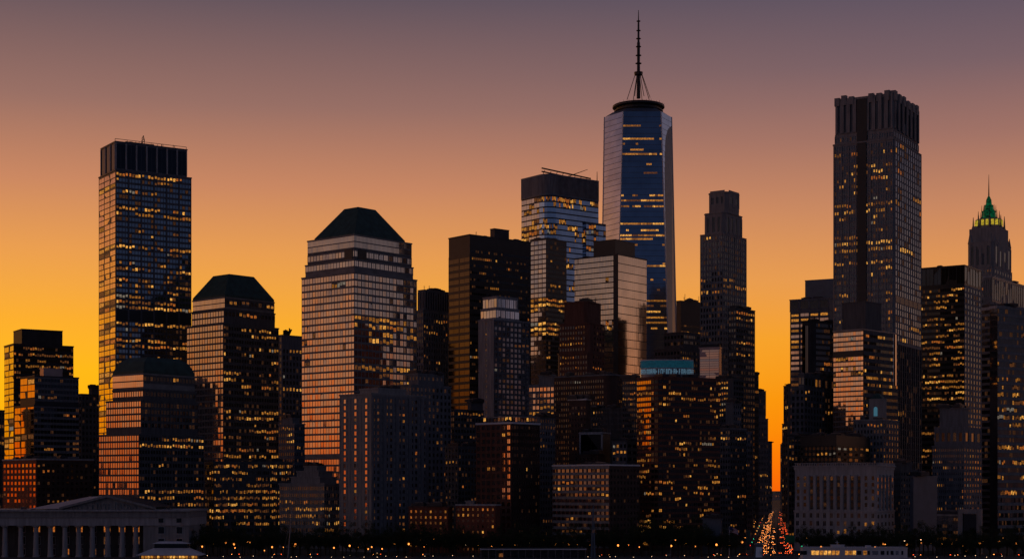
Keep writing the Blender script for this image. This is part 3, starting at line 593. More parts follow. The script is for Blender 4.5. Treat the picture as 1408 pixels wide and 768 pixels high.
# ---- blue-signed apartment block
ab = lambda n: S(n, 7.7, .72, .58, 'black_glass', .12, .3, m=1, top=3, lit=(.7,.24,.09), rows=((640,.4),(605,.5),(548,.5)), fr='brick_dark', sp='brick_brown', dim=0)
b = B('apartment_block', 'large brown apartment block with many lit windows and a blue rooftop sign', 1190, 60, 'brick_dark',
  [(517, 876, 904, 990, 0, S(8, 7.7, .75, .6, 'copper_glass', .12, .3, m=1, top=3, lit=(.6,.5,.25), fr='brick_brown', dim=0), ab(26), dict(round=(8, 4), C=ab(1), copm='brick_brown'))])
zr = b.T[0]['z1']; cs_ = b.Mi @ Vector(((919-CX)/FPX*1212, 1224, 0)); Rw = b.Mi.to_3x3()
def arc(r_, dp, z, n_=20, a0=0.0, a1=1.0):
    out = []
    for i in range(n_+1):
        t_ = math.pi*(a0+(a1-a0)*i/n_); v = Rw @ Vector((-math.cos(t_)*r_, -math.sin(t_)*dp, 0)); out.append((cs_.x+v.x, cs_.y+v.y, z))
    return out
zA, zB, zC = zr-.3, CAMZ+(HY-505)/FPX*1212, CAMZ+(HY-493.5)/FPX*1212
def band(mb, r_, dp, z0, z1, m_, a0=0.0, a1=1.0, n_=20):
    A, C = arc(r_, dp, z0, n_, a0, a1), arc(r_, dp, z1, n_, a0, a1)
    for i in range(n_): mb.face([A[i], A[i+1], C[i+1], C[i]], m_)
mb = MB(); band(mb, 19.7, 9, zA, zC, 'grey_metal'); mb.face(arc(19.7, 9, zC), 'grey_metal'); A, C = arc(19.7, 9, zA, 1), arc(19.7, 9, zC, 1); mb.face([A[1], A[0], C[0], C[1]], 'grey_metal')
band(mb, 20.1, 9.4, zC-.6, zC+.2, 'white_paint'); band(mb, 20.1, 9.4, zB-.3, zB+.1, 'white_paint'); mb.build('sign_drum', b.root)
mb = MB(); band(mb, 19.95, 9.2, zB+.2, zC-.65, 'sign_blue', .04, .97); mb.build('sign_panel', b.root)
mb = MB(); rg = random.Random(3); a_ = .06
while a_ < .95:
    w2 = rg.choice((.012, .016, .020)); k_ = rg.random(); zb_, zt_ = zB-4.4, zB-.8
    band(mb, 20.0, 9.3, zb_, zt_, 'sign_letters', a_, a_+.005, 1)
    if k_ < .6: band(mb, 20.0, 9.3, zb_, zt_, 'sign_letters', a_+w2, a_+w2+.005, 1)
    if k_ < .8: band(mb, 20.0, 9.3, zt_-.5, zt_, 'sign_letters', a_+.0055, a_+w2-.0005, 1)
    if k_ > .4: band(mb, 20.0, 9.3, zb_+1.5, zb_+2, 'sign_letters', a_+.0055, a_+w2-.0005, 1)
    a_ += w2+.016
mb.build('sign_lettering', b.root)
# ---- right of it, before the street
B('office_building', 'dark building with a bright stack of yellow windows behind the blue-signed block', 1420, 36, 'dark_stone', [(520, 982, 1008, 1022, 0, S(8, 7.4, .6, .5, 'dark_glass', rows=((531,.9),(537,.9),(546,.9),(553,.9),(560,.8)), lit=(.4,.4,.05), only=(2,3,4,5)), S(4, 7.4, lit=(.2,.3,.05)))])
B('office_building', 'dark grey building with few lit windows right of the blue-signed block', 1290, 36, 'grey_stone', [(588, 984, 1004, 1026, 0, S(6, 8, .6, .5, 'dark_glass', lit=(.3,.3,.06)), S(7, 8, .6, .5, 'dark_glass', .2, .2, lit=(.3,.3,.05), fr='dark_stone')),])
B('office_building', 'narrow stone block with a stepped top between the yellow-windowed building and the street', 1350, 38, 'grey_stone', [(553, 998, 1008, 1019, None, None, S(4, 8, .5, .5, lit=(.2,.2,.05))), (592, 1000, 1012, 1034, 0, None, S(7, 8, .5, .5, 'black_glass', lit=(.15,.2,.05), dim=1))])
B('street_slab', 'nearest dark slab on the left side of the street gap', 2000, 62, 'dark_stone', [(514, 1030, 1036, 1043, 0, None, S(4, 9, .5, .5, 'black_glass', lit=(.1,.2,.02)))])
B('street_slab', 'middle ribbed dark slab on the left side of the street gap', 2300, 62, 'grey_stone', [(537, 1038, 1043, 1053, 0, S(2, 8, .5, .6), S(6, 8, .5, .6, 'black_glass', .4, .1, lit=(.1,.2,.02))), (575, 1037, 1043, 1056, -8, None, S(6, 8, .5, .5, 'black_glass'))])
B('street_slab', 'farthest slim slab on the left side of the street gap', 3000, 62, 'dark_stone', [(608, 1050, 1055, 1061.5, 0, None, S(4, 7, .5, .5, 'black_glass', lit=(.1,.2,.02)))])
B('street_slab', 'nearest dark slab on the right side of the street gap', 2200, 50, 'dark_stone', [(530, 1077.5, 1084, 1096, 0, S(3, 8, .5, .6, 'black_glass', lit=(.2,.3,.05)), None), (582, 1075.5, 1083, 1096, -8, S(3, 8, .5, .5, 'black_glass', lit=(.2,.3,.05)), None)])
B('street_slab', 'farther slim slab on the right side of the street gap', 3000, 50, 'grey_stone', [(610, 1073, 1078, 1090, 0, S(3, 8, .5, .6, 'black_glass', lit=(.2,.3,.05)), None)])
B('office_block', 'hazy low block closing the far end of the street under the red-orange sky', 6800, 30, 'concrete', [(677, 1056, 1072, 1080, 0, S(5, 5, .4, .5, 'grey_glass', .3, .3, lit=(.2,.2,.1)), None)])
# ---- right group
r33 = ((430,.75),(438,.8),(448,.4),(456,.5),(464,.4))
b = B('office_building', 'stepped office block with a large windowless rooftop box and yellow bands beside the street gap', 1950, 28, 'grey_stone',
  [(409, 1086, 1140, 1150, None, S(4, 13, .78, .8, 'black_glass', .5, .5, top=1.5, lit=(0,0,0), yb=426), None), (425, 1086.5, 1140, 1150, 0, S(4, 7.4, .86, .55, 'bronze', .4, .4, rows=r33, lit=(.5,.5,.1)), None)])
b.top_box(1107, 1148, 1152, 383, 20, 'slate_blue', 'rooftop_box'); b.clutter(2, 2, mh=5)
B('glass_tower', 'dark rounded glass tower with a glowing orange left edge, beside the street gap', 1650, 56, 'dark_metal',
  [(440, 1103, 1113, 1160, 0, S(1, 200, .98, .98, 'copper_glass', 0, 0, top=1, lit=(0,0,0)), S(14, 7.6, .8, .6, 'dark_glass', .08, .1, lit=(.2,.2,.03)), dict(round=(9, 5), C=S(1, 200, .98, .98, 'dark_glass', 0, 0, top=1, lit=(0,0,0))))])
B('office_building', 'dark gridded block with tall upper windows below the rounded glass tower', 1480, 34, 'grey_stone',
  [(513, 1098, 1106, 1160, None, S(2, 20), S(12, 16, .6, .7, 'black_glass', .3, .3, top=4, lit=(.1,.2,.05), yb=534)), (532, 1088, 1106, 1160, 0, S(3, 8.6, .5, .6, lit=(.1,.2,.05)), S(14, 8.6, .5, .6, 'dark_glass', .3, .2, lit=(.3,.4,.06)))])
rt = ((226,.25),(228,.4),(236,.5),(256,.2),(275,.7),(284,.6),(289,.6),(304,.3),(311,.3),(328,.85),(336,.85),(346,.3),(354,.85),(363,.3))
rs = S(24, 8.9, .62, .6, 'dark_glass', .35, .12, top=3, lit=(.5,.3,.06), rows=rt, major=(3,1.3,.8), fr='limestone')
b = B('skyscraper', 'second tallest tower, at right, ribbed dark stone with notched crown and a black vertical channel', 1480, 30, 'limestone',
  [(128, 1148, 1229, 1263, 4, S(9, 46, .42, .97, 'black_glass', 1.1, .3, top=2, lit=(0,0,0), fr='limestone', tilt=0), S(6, 46, .5, .97, 'dark_glass', 1.1, .3, top=2, lit=(0,0,0), fr='grey_stone'), dict(chamfer=1)),
   (177, 1148, 1229, 1263, 4, rs, S(12, 8.9, .55, .8, 'grey_glass', .4, .1, lit=(0,0,0), fr='grey_stone'), dict(coping=False)),
   (190, 1145, 1230, 1267, 0, rs, S(12, 8.9, .6, .78, 'grey_glass', .35, .12, lit=(.3,.2,.06), bands=((405,418),), fr='limestone', major=(2,.9,.6)), dict(chamfer=1.5)),
   (470, 1145, 1230, 1267, 0, S(24, 8.9, .5, .7, 'black_glass', .5, .1, lit=(.1,.2,.02), fr='dark_stone', major=(3,1.3,.8)), S(12, 9, .5, .9, 'black_glass', .6, .1, lit=(.05,.2,.01), fr='dark_stone', major=(2,.9,.8)), dict(chamfer=1.5, coping=False))])
mb = MB(); P = b.T[0]['P']; p, q = b.T[2]['P'][0], b.T[2]['P'][1]; e = (q-p); Ln = e.length; e /= Ln; nr = Vector((e.y, -e.x))
mb.slab(p, e, nr, Ln*.40, Ln*.555, .1, 1.1, 0, b.T[2]['z1']-1, 'black_metal'); mb.build('glass_channel', b.root)
p, q = P[0], P[1]; e = (q-p); Ln = e.length; e /= Ln; nr = Vector((e.y, -e.x)); mb = MB()
mb.slab(p, e, nr, Ln*.38, Ln*.555, .1, 1.5, b.T[2]['z1']-1, b.T[0]['z1']-2, 'black_metal'); mb.build('upper_channel', b.root)
z = b.T[0]['z1']
for (p, q, us) in ((P[0], P[1], (.02,.14,.27,.62,.76,.9)), (P[2], P[3], (.03,.2,.38,.56,.75,.92))):
    e = (q-p); Ln = e.length; e /= Ln; nr = Vector((e.y, -e.x))
    for u in us:
        mb = MB(); mb.slab(p, e, nr, Ln*(u-.04), Ln*(u+.05), -3, 1.4, z-6, z+random.uniform(1.4, 3.2), 'limestone'); mb.build('crown_fin', b.root)
for row in rt:
    pass
rr_ = S(24, 9.6, .9, .42, 'black_glass', .1, .45, top=4, lit=(.4,.3,.05), rows=((512,.5),(530,.4)), fr='black_metal', sp='dark_stone')
b = B('office_building', 'mid-rise with pink mirrored left face and dark banded right face before the ribbed tower', 1370, 43, 'dark_metal',
  [(452, 1146, 1187, 1234, 0, S(12, 6.9, .85, .72, 'bronze', .12, .15, top=2, rows=((495,.4),(505,.3),(515,.3),(526,.3)), lit=(.05,.1,.02), bands=((482,487),), fr='mid_metal'), rr_, dict(copm='grey_metal'))])
b.top_box(1158, 1190, 1212, 414, 12, 'dark_stone', 'rooftop_box')
mb = MB(); P = b.T[0]['P']; cc2 = P[2]; z = b.T[0]['z1']; mb.tube((cc2.x-5, cc2.y-5, z-45), (cc2.x-5, cc2.y-5, z-1), 6, 6, 'bronze', 18); mb.build('corner_bay', b.root)
b = B('stone_building', 'grey stone building topped by a small square cupola with an arched blue-lit window', 1325, 32, 'grey_stone',
  [(576, 1174, 1214, 1236, 0, S(9, 8.4, .45, .55, 'dark_glass', .3, .2, lit=(.1,.2,.05), dim=1, top=4), S(6, 8.4, .45, .55, 'dark_glass', .3, .2, lit=(.1,.2,.05), dim=1, top=4), dict(copm='limestone'))])
pts, zc_ = b.top_box(1195, 1213, 1219, 548, 6, 'limestone', 'cupola')
p, q = pts[0], pts[1]; e = (q-p); Ln = e.length; e /= Ln; nr = Vector((e.y, -e.x)); c = p+e*Ln*.5+nr*.12; mb = MB(); zz0 = b.T[0]['z1']+3
mb.face([(c.x-e.x*1.6, c.y-e.y*1.6, zz0), (c.x+e.x*1.6, c.y+e.y*1.6, zz0)]+[(c.x+e.x*1.6*math.cos(t_), c.y+e.y*1.6*math.cos(t_), zz0+6+1.6*math.sin(t_)) for t_ in [math.pi*i/8 for i in range(9)]], 'cool_lit'); mb.build('arched_window', b.root)
cen = sum(pts, Vector((0,0)))/4; mb = MB(); mb.prism(pts, zc_, zc_+5, 'copper', pts2=[cen+(p-cen)*.2 for p in pts]); mb.build('cupola_roof', b.root)
b = B('office_building', 'low black building with two rows of amber windows above the beaux-arts block', 1260, 32, 'black_metal',
  [(598, 1100, 1150, 1196, 0, S(9, 7.6, .5, .5, 'black_glass', .1, .1, top=14, lit=(0,0,0), rows=((617,.6),(624,.5))), S(6, 7.6, .5, .5, 'black_glass', .1, .1, top=14, rows=((617,.6),(624,.4)), lit=(0,0,0)))])
b.clutter(6, 0, hmax=3)
B('dark_block', 'dark stone block behind the beaux-arts building, nearest the street on the right', 1330, 34, 'dark_stone', [(600, 1085, 1092, 1110, 0, S(2, 8), S(4, 8, lit=(.2,.2,.05)))])
# ---- beaux-arts block
b = B('beaux_arts_building', 'pale stone beaux-arts block with tall pilasters and deep cornice near the street', 1170, 28, 'pale_stone',
  [(641, 1093, 1205, 1229, 0, S(12, 9.8, .42, .62, 'black_glass', .0, .0, top=1, lit=(.1,.2,.05), yb=651, dim=1), S(5, 9.8, .4, .6, 'black_glass', 0, 0, yb=651, top=1, lit=(0,0,0)), dict(copm='pale_stone', cop=2.2)),
   (652, 1093, 1205, 1229, 0, S(12, 9.2, .38, .62, 'black_glass', .05, .0, m=0, top=0, lit=(.4,.2,.06), yb=702, dim=1, fr='pale_stone'), S(5, 9.2, .38, .6, 'black_glass', .0, 0, yb=702, lit=(0,0,0)), dict(coping=False)),
   (702, 1092, 1205, 1230, -1, S(12, 11, .38, .6, 'black_glass', .0, .0, top=1, lit=(.3,.15,.05)), S(5, 11, .4, .5, 'black_glass', 0, 0, lit=(0,0,0)), dict(copm='pale_stone'))])
P = b.T[1]['P']
for (p, q, ks, n_) in ((P[0], P[1], range(2, 10), 12), (P[1], P[2], range(1, 5), 5)):
    e = (q-p); Ln = e.length; e /= Ln; nr = Vector((e.y, -e.x))
    for i in ks:
        mb = MB(); c = Ln*i/n_; z0, z1 = b.T[1]['z0'], b.T[1]['z1']
        mb.slab(p, e, nr, c-1.0, c+1.0, .0, .9, z0, z1-1, 'pale_stone'); mb.slab(p, e, nr, c-1.3, c+1.3, 0, 1.1, z1-1.2, z1, 'pale_stone'); mb.slab(p, e, nr, c-1.3, c+1.3, 0, 1.1, z0, z0+1.0, 'pale_stone'); mb.build('pilaster', b.root)
mb = MB()
for (p, q, ks, n_) in ((P[0], P[1], range(2, 10), 12), (P[1], P[2], range(1, 4), 5)):
    e = (q-p); Ln = e.length; e /= Ln; nr = Vector((e.y, -e.x))
    for i in ks: mb.slab(p, e, nr, Ln*(i+.28)/n_, Ln*(i+.72)/n_, .01, .05, b.T[1]['z0']+1, b.T[1]['z1']-1.5, 'black_metal')
mb.build('bay_panels', b.root)
mb = MB(); P = b.T[0]['P']; z = b.T[0]['z1']; cen = sum(P, Vector((0,0)))/4
mb.prism([p+(p-cen).normalized()*1.8 for p in P], z+.3, z+1.1, 'pale_stone', True); mb.build('cornice', b.root)
mb = MB()
for (p, q) in ((P[0], P[1]), (P[1], P[2])):
    e = (q-p); Ln = e.length; e /= Ln; nr = Vector((e.y, -e.x)); a_ = .5
    while a_ < Ln: mb.slab(p, e, nr, a_, a_+.5, .4, .8, z+1.1, z+2.6, 'pale_stone'); a_ += 1.3
    mb.slab(p, e, nr, 0, Ln, .3, .9, z+2.6, z+2.95, 'pale_stone')
mb.build('balustrade', b.root)
# ---- right of ribbed tower
B('office_block', 'dark stepped block with pale parapet beside the plain blue-grey slab', 1270, 36, 'dark_stone', [(636, 1228, 1240, 1254), (645, 1226, 1238, 1262, 0, S(4, 8, .4, .5, lit=(.1,.1,.03)), S(7, 8, .4, .5, 'black_glass', lit=(.1,.1,.03), dim=1))])
B('blank_slab', 'plain windowless blue-grey slab building above the trees at lower right', 1190, 52, 'slate_blue', [(654, 1251, 1256, 1289, 0)])
r7 = ((392,.3),(398,.5),(405,.35),(414,.5),(421,.5),(434,.45),(443,.4),(454,.6),(461,.6),(468,.7),(476,.75),(484,.5),(522,.8),(534,.6),(570,.5))
b = B('skyscraper', 'black tower with amber window bands and pale gridded right face, below the green-topped tower', 1640, 34, 'black_metal',
  [(364, 1263, 1326, 1349, 0, S(6, 26, .9, .92, 'black_glass', .4, .2, top=1, lit=(0,0,0), yb=392), S(6, 26, .85, .92, 'black_glass', .4, .2, top=1, lit=(0,0,0), yb=392)),
   (391, 1263, 1326, 1349, 0, S(21, 7.9, .86, .5, 'black_glass', .06, .1, lit=(.35,.4,.03), rows=r7, fr='black_metal', top=2), S(6, 7.9, .55, .62, 'dark_glass', .4, .3, lit=(.05,.2,.02), fr='limestone', top=2), dict(coping=False))])
b.clutter(4, 3, mh=7)
# green topped tower
gs = lambda n: S(n, 8.2, .4, .55, 'dark_glass', .35, .15, lit=(.4,.3,.08), rows=((396,.45),(404,.4),(412,.4)), fr='limestone')
b = B('gothic_tower', 'ornate stone tower with a lit green stepped crown and thin spire at the right', 1980, 34, 'limestone',
  [(331, 1330, 1366, 1391, 0, S(4, 34, .5, .85, 'black_glass', .6, .2, top=3, lit=(0,0,0), yb=370), S(4, 34, .5, .85, 'black_glass', .6, .2, top=3, lit=(0,0,0), yb=370), dict(chamfer=3)),
   (366, 1329, 1366, 1392, 0, gs(9), gs(7), dict(chamfer=2))])
D2 = 2010; zp2 = lambda y: CAMZ+(HY-y)/FPX*(D2+22)
c0 = b.Mi @ Vector(((1363.5-CX)/FPX*D2, D2+12, 0)); c0 = (c0.x, c0.y)
mb = MB(); mb.lathe([(26,zp2(350)),(26,zp2(318)),(23,zp2(317.5)),(22,zp2(314))], 'limestone', 4, c0); mb.build('upper_stage', b.root)
mb = MB()
mb.lathe([(16,zp2(315)),(16,zp2(304)),(14,zp2(303.5))], 'limestone', 8, c0); mb.build('lantern_stage', b.root)
for i in range(8):
    t_ = 2*math.pi*i/8
    for k_ in (-.13, .13):
        mb = MB(); x, y = c0[0]+math.cos(t_+k_*1.4)*15.2, c0[1]+math.sin(t_+k_*1.4)*15.2; mb.box(x-1.4, x+1.4, y-1.4, y+1.4, zp2(313), zp2(305.5), 'yellow_lit'); mb.build('lantern_window', b.root)
mb = MB(); mb.lathe([(12,zp2(303.5)),(11,zp2(302)),(8.6,zp2(301)),(8.2,zp2(293)),(9,zp2(292.5)),(6,zp2(291)),(5.4,zp2(285)),(6.2,zp2(284.5)),(3.6,zp2(283)),(3.2,zp2(277)),(1.2,zp2(272))], 'green_flood', 8, c0); mb.build('green_crown', b.root)
for i in range(8):
    t_ = 2*math.pi*(i+.5)/8
    for rr2, y0_, y1_, w_ in ((18.5, 316, 300, 1.3), (12.5, 304, 292, .9), (8.4, 294, 284, .6)):
        mb = MB(); x, y = c0[0]+math.cos(t_)*rr2, c0[1]+math.sin(t_)*rr2; mb.tube((x, y, zp2(y0_)), (x, y, zp2(y1_)), w_, w_*.25, 'grey_stone' if rr2 > 13 else 'copper', 6); mb.build('pinnacle', b.root)
mb = MB(); mb.tube((*c0, zp2(273)), (*c0, zp2(242)), .9, .2, 'black_metal'); mb.build('spire', b.root)
for P_ in b.T[0]['P']:
    mb = MB(); mb.tube((P_.x*.93, P_.y*.93, b.T[0]['z1']), (P_.x*.93, P_.y*.93, b.T[0]['z1']+11), 2.2, .3, 'limestone'); mb.build('turret', b.root)
# far right glass pair
B('office_tower', 'louvred tower with slanted pale roof edge behind the glass tower at the right border', 1780, 36, 'concrete',
  [(379, 1352, 1364, 1450, 0, S(4, 30, .4, .8, 'black_glass', .4, .2, yb=420, lit=(0,0,0)), S(30, 32, .7, .9, 'black_glass', .4, .3, yb=414, lit=(0,0,0), fr='mid_metal'), dict(copm='pale_stone', cop=2))])
r9 = ((465,.15),(500,.1),(512,.2),(530,.35),(555,.6),(562,.5),(573,.5),(588,.5),(613,.3),(633,.5),(655,.5),(680,.6))
B('office_tower', 'narrow banded glass wing just left of the tower cut by the right border', 1405, 58, 'dark_metal',
  [(422, 1350, 1362, 1372, 0, S(3, 8.6, .95, .6, 'grey_glass', 0, .3, lit=(.1,.2,.03), sp='slate_blue'), None, dict(copm='pale_stone', cop=2.5)), ])
B('office_tower', 'banded glass tower with orange mirrored corner strip, cut by the right border', 1380, 58, 'dark_metal',
  [(420, 1361, 1371.5, 1460, 0, S(1, 8.6, .97, .9, 'copper_glass', 0, .15, lit=(0,0,0), yb=535), S(44, 10.4, .9, .6, 'dark_glass', .06, .4, lit=(.3,.3,.03), rows=r9, fr='dark_metal', sp='concrete', dim=0), dict(copm='pale_stone', cop=2.5))])
ls = lambda n: S(n, 8.1, .35, .45, 'dark_glass', .2, .1, lit=(.8,.3,.12), dim=1)
B('stone_building', 'grey limestone setback building with arched upper windows and many tiny lit windows at lower right', 1300, 34, 'grey_stone',
  [(560, 1292, 1322, 1332), (588, 1285, 1325, 1349, None, S(5, 20, .5, .6, 'black_glass', .5, .3, yb=612, lit=(.1,.5,0)), S(3, 20, .5, .6, 'black_glass', .5, .3, yb=612, lit=(.5,.5,0))), (612, 1282, 1325, 1350, 0, ls(15), ls(7))])
b = B('modern_building', 'low modern building with a pale square portal frame at lower right above the trees', 1140, 20, 'dark_stone',
  [(707, 1288, 1318, 1321, 0, S(4, 9, .8, .5, 'dark_glass', .2, .2, lit=(.3,.3,.1)), None, dict(copm='concrete'))])
mb = MB(); p0 = b.Mi @ at(1317, 700, 1135); p1 = b.Mi @ at(1350, 700, 1135); zt_ = p0.z
for xx in (p0.x, p1.x-3.2): mb.box(xx, xx+3.2, p0.y, p0.y+12, 0, zt_, 'concrete')
mb.box(p0.x-.02, p1.x+.02, p0.y-.1, p0.y+12.1, zt_-2.6, zt_+.3, 'concrete'); mb.build('portal_frame', b.root)
mb = MB(); mb.box(p0.x+3.4, p1.x-3.4, p0.y+5, p0.y+11, 0, zt_-3, 'black_glass'); mb.build('entrance_glass', b.root)
b = B('kiosk_building', 'small low concrete building with a slanted pale wall near the flagpole and street corner', 1140, 18, 'slate_blue', [(712, 966, 991, 993, 0)])
for b_ in BLD:
    if b_.T and not any(ch.name.startswith(('rooftop_unit', 'roof', 'spire')) for ch in b_.root.children): b_.clutter(5, 2 if b_.D > 1300 else 1, hmax=3.0, mh=6)
bvh = BVHTree.FromPolygons(OCC_V, OCC_F)
STAT = {}
for b_ in BLD: STAT[b_.name+str(len(STAT))] = (len(b_.wins), b_.finish(bvh))
print('WINS', sum(v[0] for v in STAT.values()), 'VIS', sum(v[1] for v in STAT.values()), 'OBJ', len(bpy.data.objects))
# overlap check of footprints (printed only)
def _poly(b_): 
    return [[(b_.M @ Vector((p.x, p.y, 0))).to_2d() for p in t['P']] for t in b_.T[-1:]] if b_.T else []
def _sep(A, C):
    for Q in (A, C):
        for i in range(len(Q)):
            d = Q[(i+1) % len(Q)]-Q[i]; n_ = Vector((d.y, -d.x))
            if max(n_.dot(p) for p in A) <= min(n_.dot(p) for p in C)+1 or max(n_.dot(p) for p in C) <= min(n_.dot(p) for p in A)+1: return True
    return False
for i in range(len(BLD)):
    for j in range(i):
        for A in _poly(BLD[i]):
            for C in _poly(BLD[j]):
                if not _sep(A, C): print('OVERLAP', BLD[i].D, BLD[i].root['label'][:45], '|', BLD[j].D, BLD[j].root['label'][:45])
mat('pale_roof', (.82,.78,.82), .5, .2, .12); MATS['tan_roof'].node_tree.nodes['Principled BSDF'].inputs['Roughness'].default_value = .5
# ------------------------------------------------------------------ ground, road, water
QY = 1046.0
def sheet(name, pts, z, m, kind='structure'):
    mb = MB(); mb.face([(x, y, z) for x, y in pts], m); o = mb.build(name); o['kind'] = kind; return o
sheet('ground', [(-24000, QY), (24000, QY), (24000, 40000), (-24000, 40000)], 0, 'earth')
wm = mat('river_water', (.012,.018,.022), .12, 0, .2, .05, spec=.6)
t = wm.node_tree; no = t.nodes.new('ShaderNodeTexNoise'); no.inputs['Scale'].default_value = .35; no.inputs['Detail'].default_value = 4
co = t.nodes.new('ShaderNodeTexCoord'); bp = t.nodes.new('ShaderNodeBump'); bp.inputs['Strength'].default_value = .5; bp.inputs['Distance'].default_value = .6
t.links.new(co.outputs['Object'], no.inputs[0]); t.links.new(no.outputs[0], bp.inputs['Height']); t.links.new(bp.outputs[0], t.nodes['Principled BSDF'].inputs['Normal'])
sheet('water', [(-24000, -3000), (24000, -3000), (24000, QY+.2), (-24000, QY+.2)], -3, 'river_water')
mb = MB(); mb.box(-2000, 2000, QY-.6, QY+.6, -4, .35, 'concrete'); mb.build('quay_wall', kind='structure')
sheet('promenade', [(-2000, QY+.7), (2000, QY+.7), (2000, 1096), (-2000, 1096)], .004, 'paving')
sheet('riverside_road', [(-2000, 1100), (2000, 1100), (2000, 1122), (-2000, 1122)], .008, 'asphalt')
mb = MB(); mb.box(-2000, 2000, 1099.6, 1100, 0, .14, 'concrete'); mb.build('kerb', kind='structure')
mb = MB()
for i in range(-160, 160): mb.box(i*9, i*9+3, 1110.9, 1111.1, .009, .014, 'road_paint')
mb.build('road_markings', kind='structure')
SLOPE = (1067-CX)/FPX
def st(off, Y): return (SLOPE*Y+off, Y)
sheet('street', [st(-17, 1122), st(17, 1122), st(17, 9000), st(-17, 9000)], .006, 'asphalt')
for s_, nm in ((-1, 'pavement'), (1, 'pavement')):
    mb = MB(); a, c = (17, 22) if s_ > 0 else (-22, -17); mb.prism([st(a, 1124), st(c, 1124), st(c, 6500), st(a, 6500)], 0, .14, 'paving'); mb.build(nm, kind='structure')
mb = MB()
for Y in range(1130, 4000, 10):
    for o_ in (-10.2, -6.8, -3.4, 3.4, 6.8, 10.2): mb.prism([st(o_-.08, Y), st(o_+.08, Y), st(o_+.08, Y+3.5), st(o_-.08, Y+3.5)], .008, .013, 'road_paint')
    mb.prism([st(-.1, Y), st(.1, Y), st(.1, Y+10), st(-.1, Y+10)], .008, .0125, 'road_paint')
for i in range(16): mb.prism([st(-16+i*2, 1126), st(-15+i*2, 1126), st(-15+i*2, 1129), st(-16+i*2, 1129)], .014, .018, 'road_paint')
mb.build('street_markings', kind='structure')
# ------------------------------------------------------------------ columned hall
HD = 1082.0
h0 = at(-40, 700, HD); hall = empty('columned_hall', 'neoclassical stone hall with a row of columns and a carved triangular pediment at lower left', 'building', (at(130, 0, HD).x, HD+20, 0))
hx = lambda px: (px-CX)/FPX*HD-hall.location.x
hz = lambda py: CAMZ+(HY-py)/FPX*HD
mb = MB()
mb.box(hx(-60), hx(195), 6, 44, 0, hz(722), 'dark_stone')                     # wall behind the columns, portico shade put into its darker stone
mb.box(hx(195)+.02, hx(258), -16, 44, 0, hz(722), 'limestone')               # end wing
mb.build('wall', hall)
mb = MB(); mb.box(hx(-60), hx(259), -17, 44, hz(722)+.02, hz(711), 'pale_stone'); mb.box(hx(-61), hx(260), -18, 45, hz(711), hz(709.5), 'limestone'); mb.build('entablature', hall)
mb = MB(); mb.box(hx(-62), hx(261), -19.5, 46, hz(702.5), hz(700), 'pale_stone'); mb.box(hx(-60), hx(259), -17.5, 44.5, hz(709.5)+.02, hz(702.5)-.02, 'limestone')
mb.build('cornice', hall)
mb = MB(); pa, pc, pb_ = hx(85), hx(147), hx(210); zb, zt = hz(700), hz(683)
for (ya, yb2, s_, m_) in ((-17, 30, 1, 'limestone'),):
    mb.face([(pa, ya, zb), (pb_, ya, zb), (pc, ya, zt+.6)], m_)
mb.build('tympanum', hall)
mb = MB()
for (xa, xb) in ((pa-2, pc), (pb_+2, pc)):
    za, zb3 = zb, zt
    mb.v += []; q = [(xa, -19.6, za), (xb, -19.6, zb3), (xb, -19.6, zb3+1.5), (xa, -19.6, za+1.5)]
    if xa > xb: q = [q[1], q[0], q[3], q[2]]
    bk = [(x, 40, z) for x, y, z in q]
    mb.face(q, 'limestone'); mb.face([q[3], q[2], bk[2], bk[3]], 'dark_metal'); mb.face([q[0], bk[0], bk[1], q[1]], 'limestone'); mb.face([q[0], q[3], bk[3], bk[0]], 'limestone')
mb.build('pediment_cornice', hall)
mb = MB(); rg = random.Random(8)                                        # carved figures as low relief
for i in range(46):
    u = rg.uniform(.06, .94); x = pa+(pb_-pa)*u; hmax = (zt-zb-2)*(1-abs(2*u-1)); h = hmax*rg.uniform(.4, .85)
    if h < .5: continue
    mb.prism([(x-.5, -17.5), (x+.5, -17.6), (x+.6, -17), (x-.6, -17)], zb+.2, zb+.2+h, 'limestone'); mb.tube((x, -17.4, zb+h), (x+rg.uniform(-.8,.8), -17.5, zb+h+.7), .45, .3, 'limestone', 5)
mb.build('pediment_carving', hall)
mb = MB()   # tan sloping roof behind the pediment, left
mb.face([(hx(36), -15, hz(699)), (hx(92), -15, hz(699)), (pc-3, 34, zt+.9), (hx(94), 34, zt+.2)], 'tan_roof')
mb.face([(hx(36), -15, hz(699)), (hx(94), 34, zt+.2), (hx(36), 34, hz(699))], 'tan_roof')
mb.build('sloping_roof', hall)
for px in (3, 25, 46, 66, 86, 105, 124, 145, 165, 184, -16, -36):
    mb = MB(); x = hx(px); z1 = hz(722); yb3 = -12 if px < 196 else 0
    mb.lathe([(2.3,0),(2.3,.9),(1.9,1.2),(1.75,8),(1.45,z1-1.6),(1.7,z1-1.4),(2.1,z1-.7)], 'pale_stone', 16, (x, -14)); mb.box(x-2.2, x+2.2, -16.2, -11.8, z1-.7, z1-.02, 'pale_stone'); mb.build('column', hall)
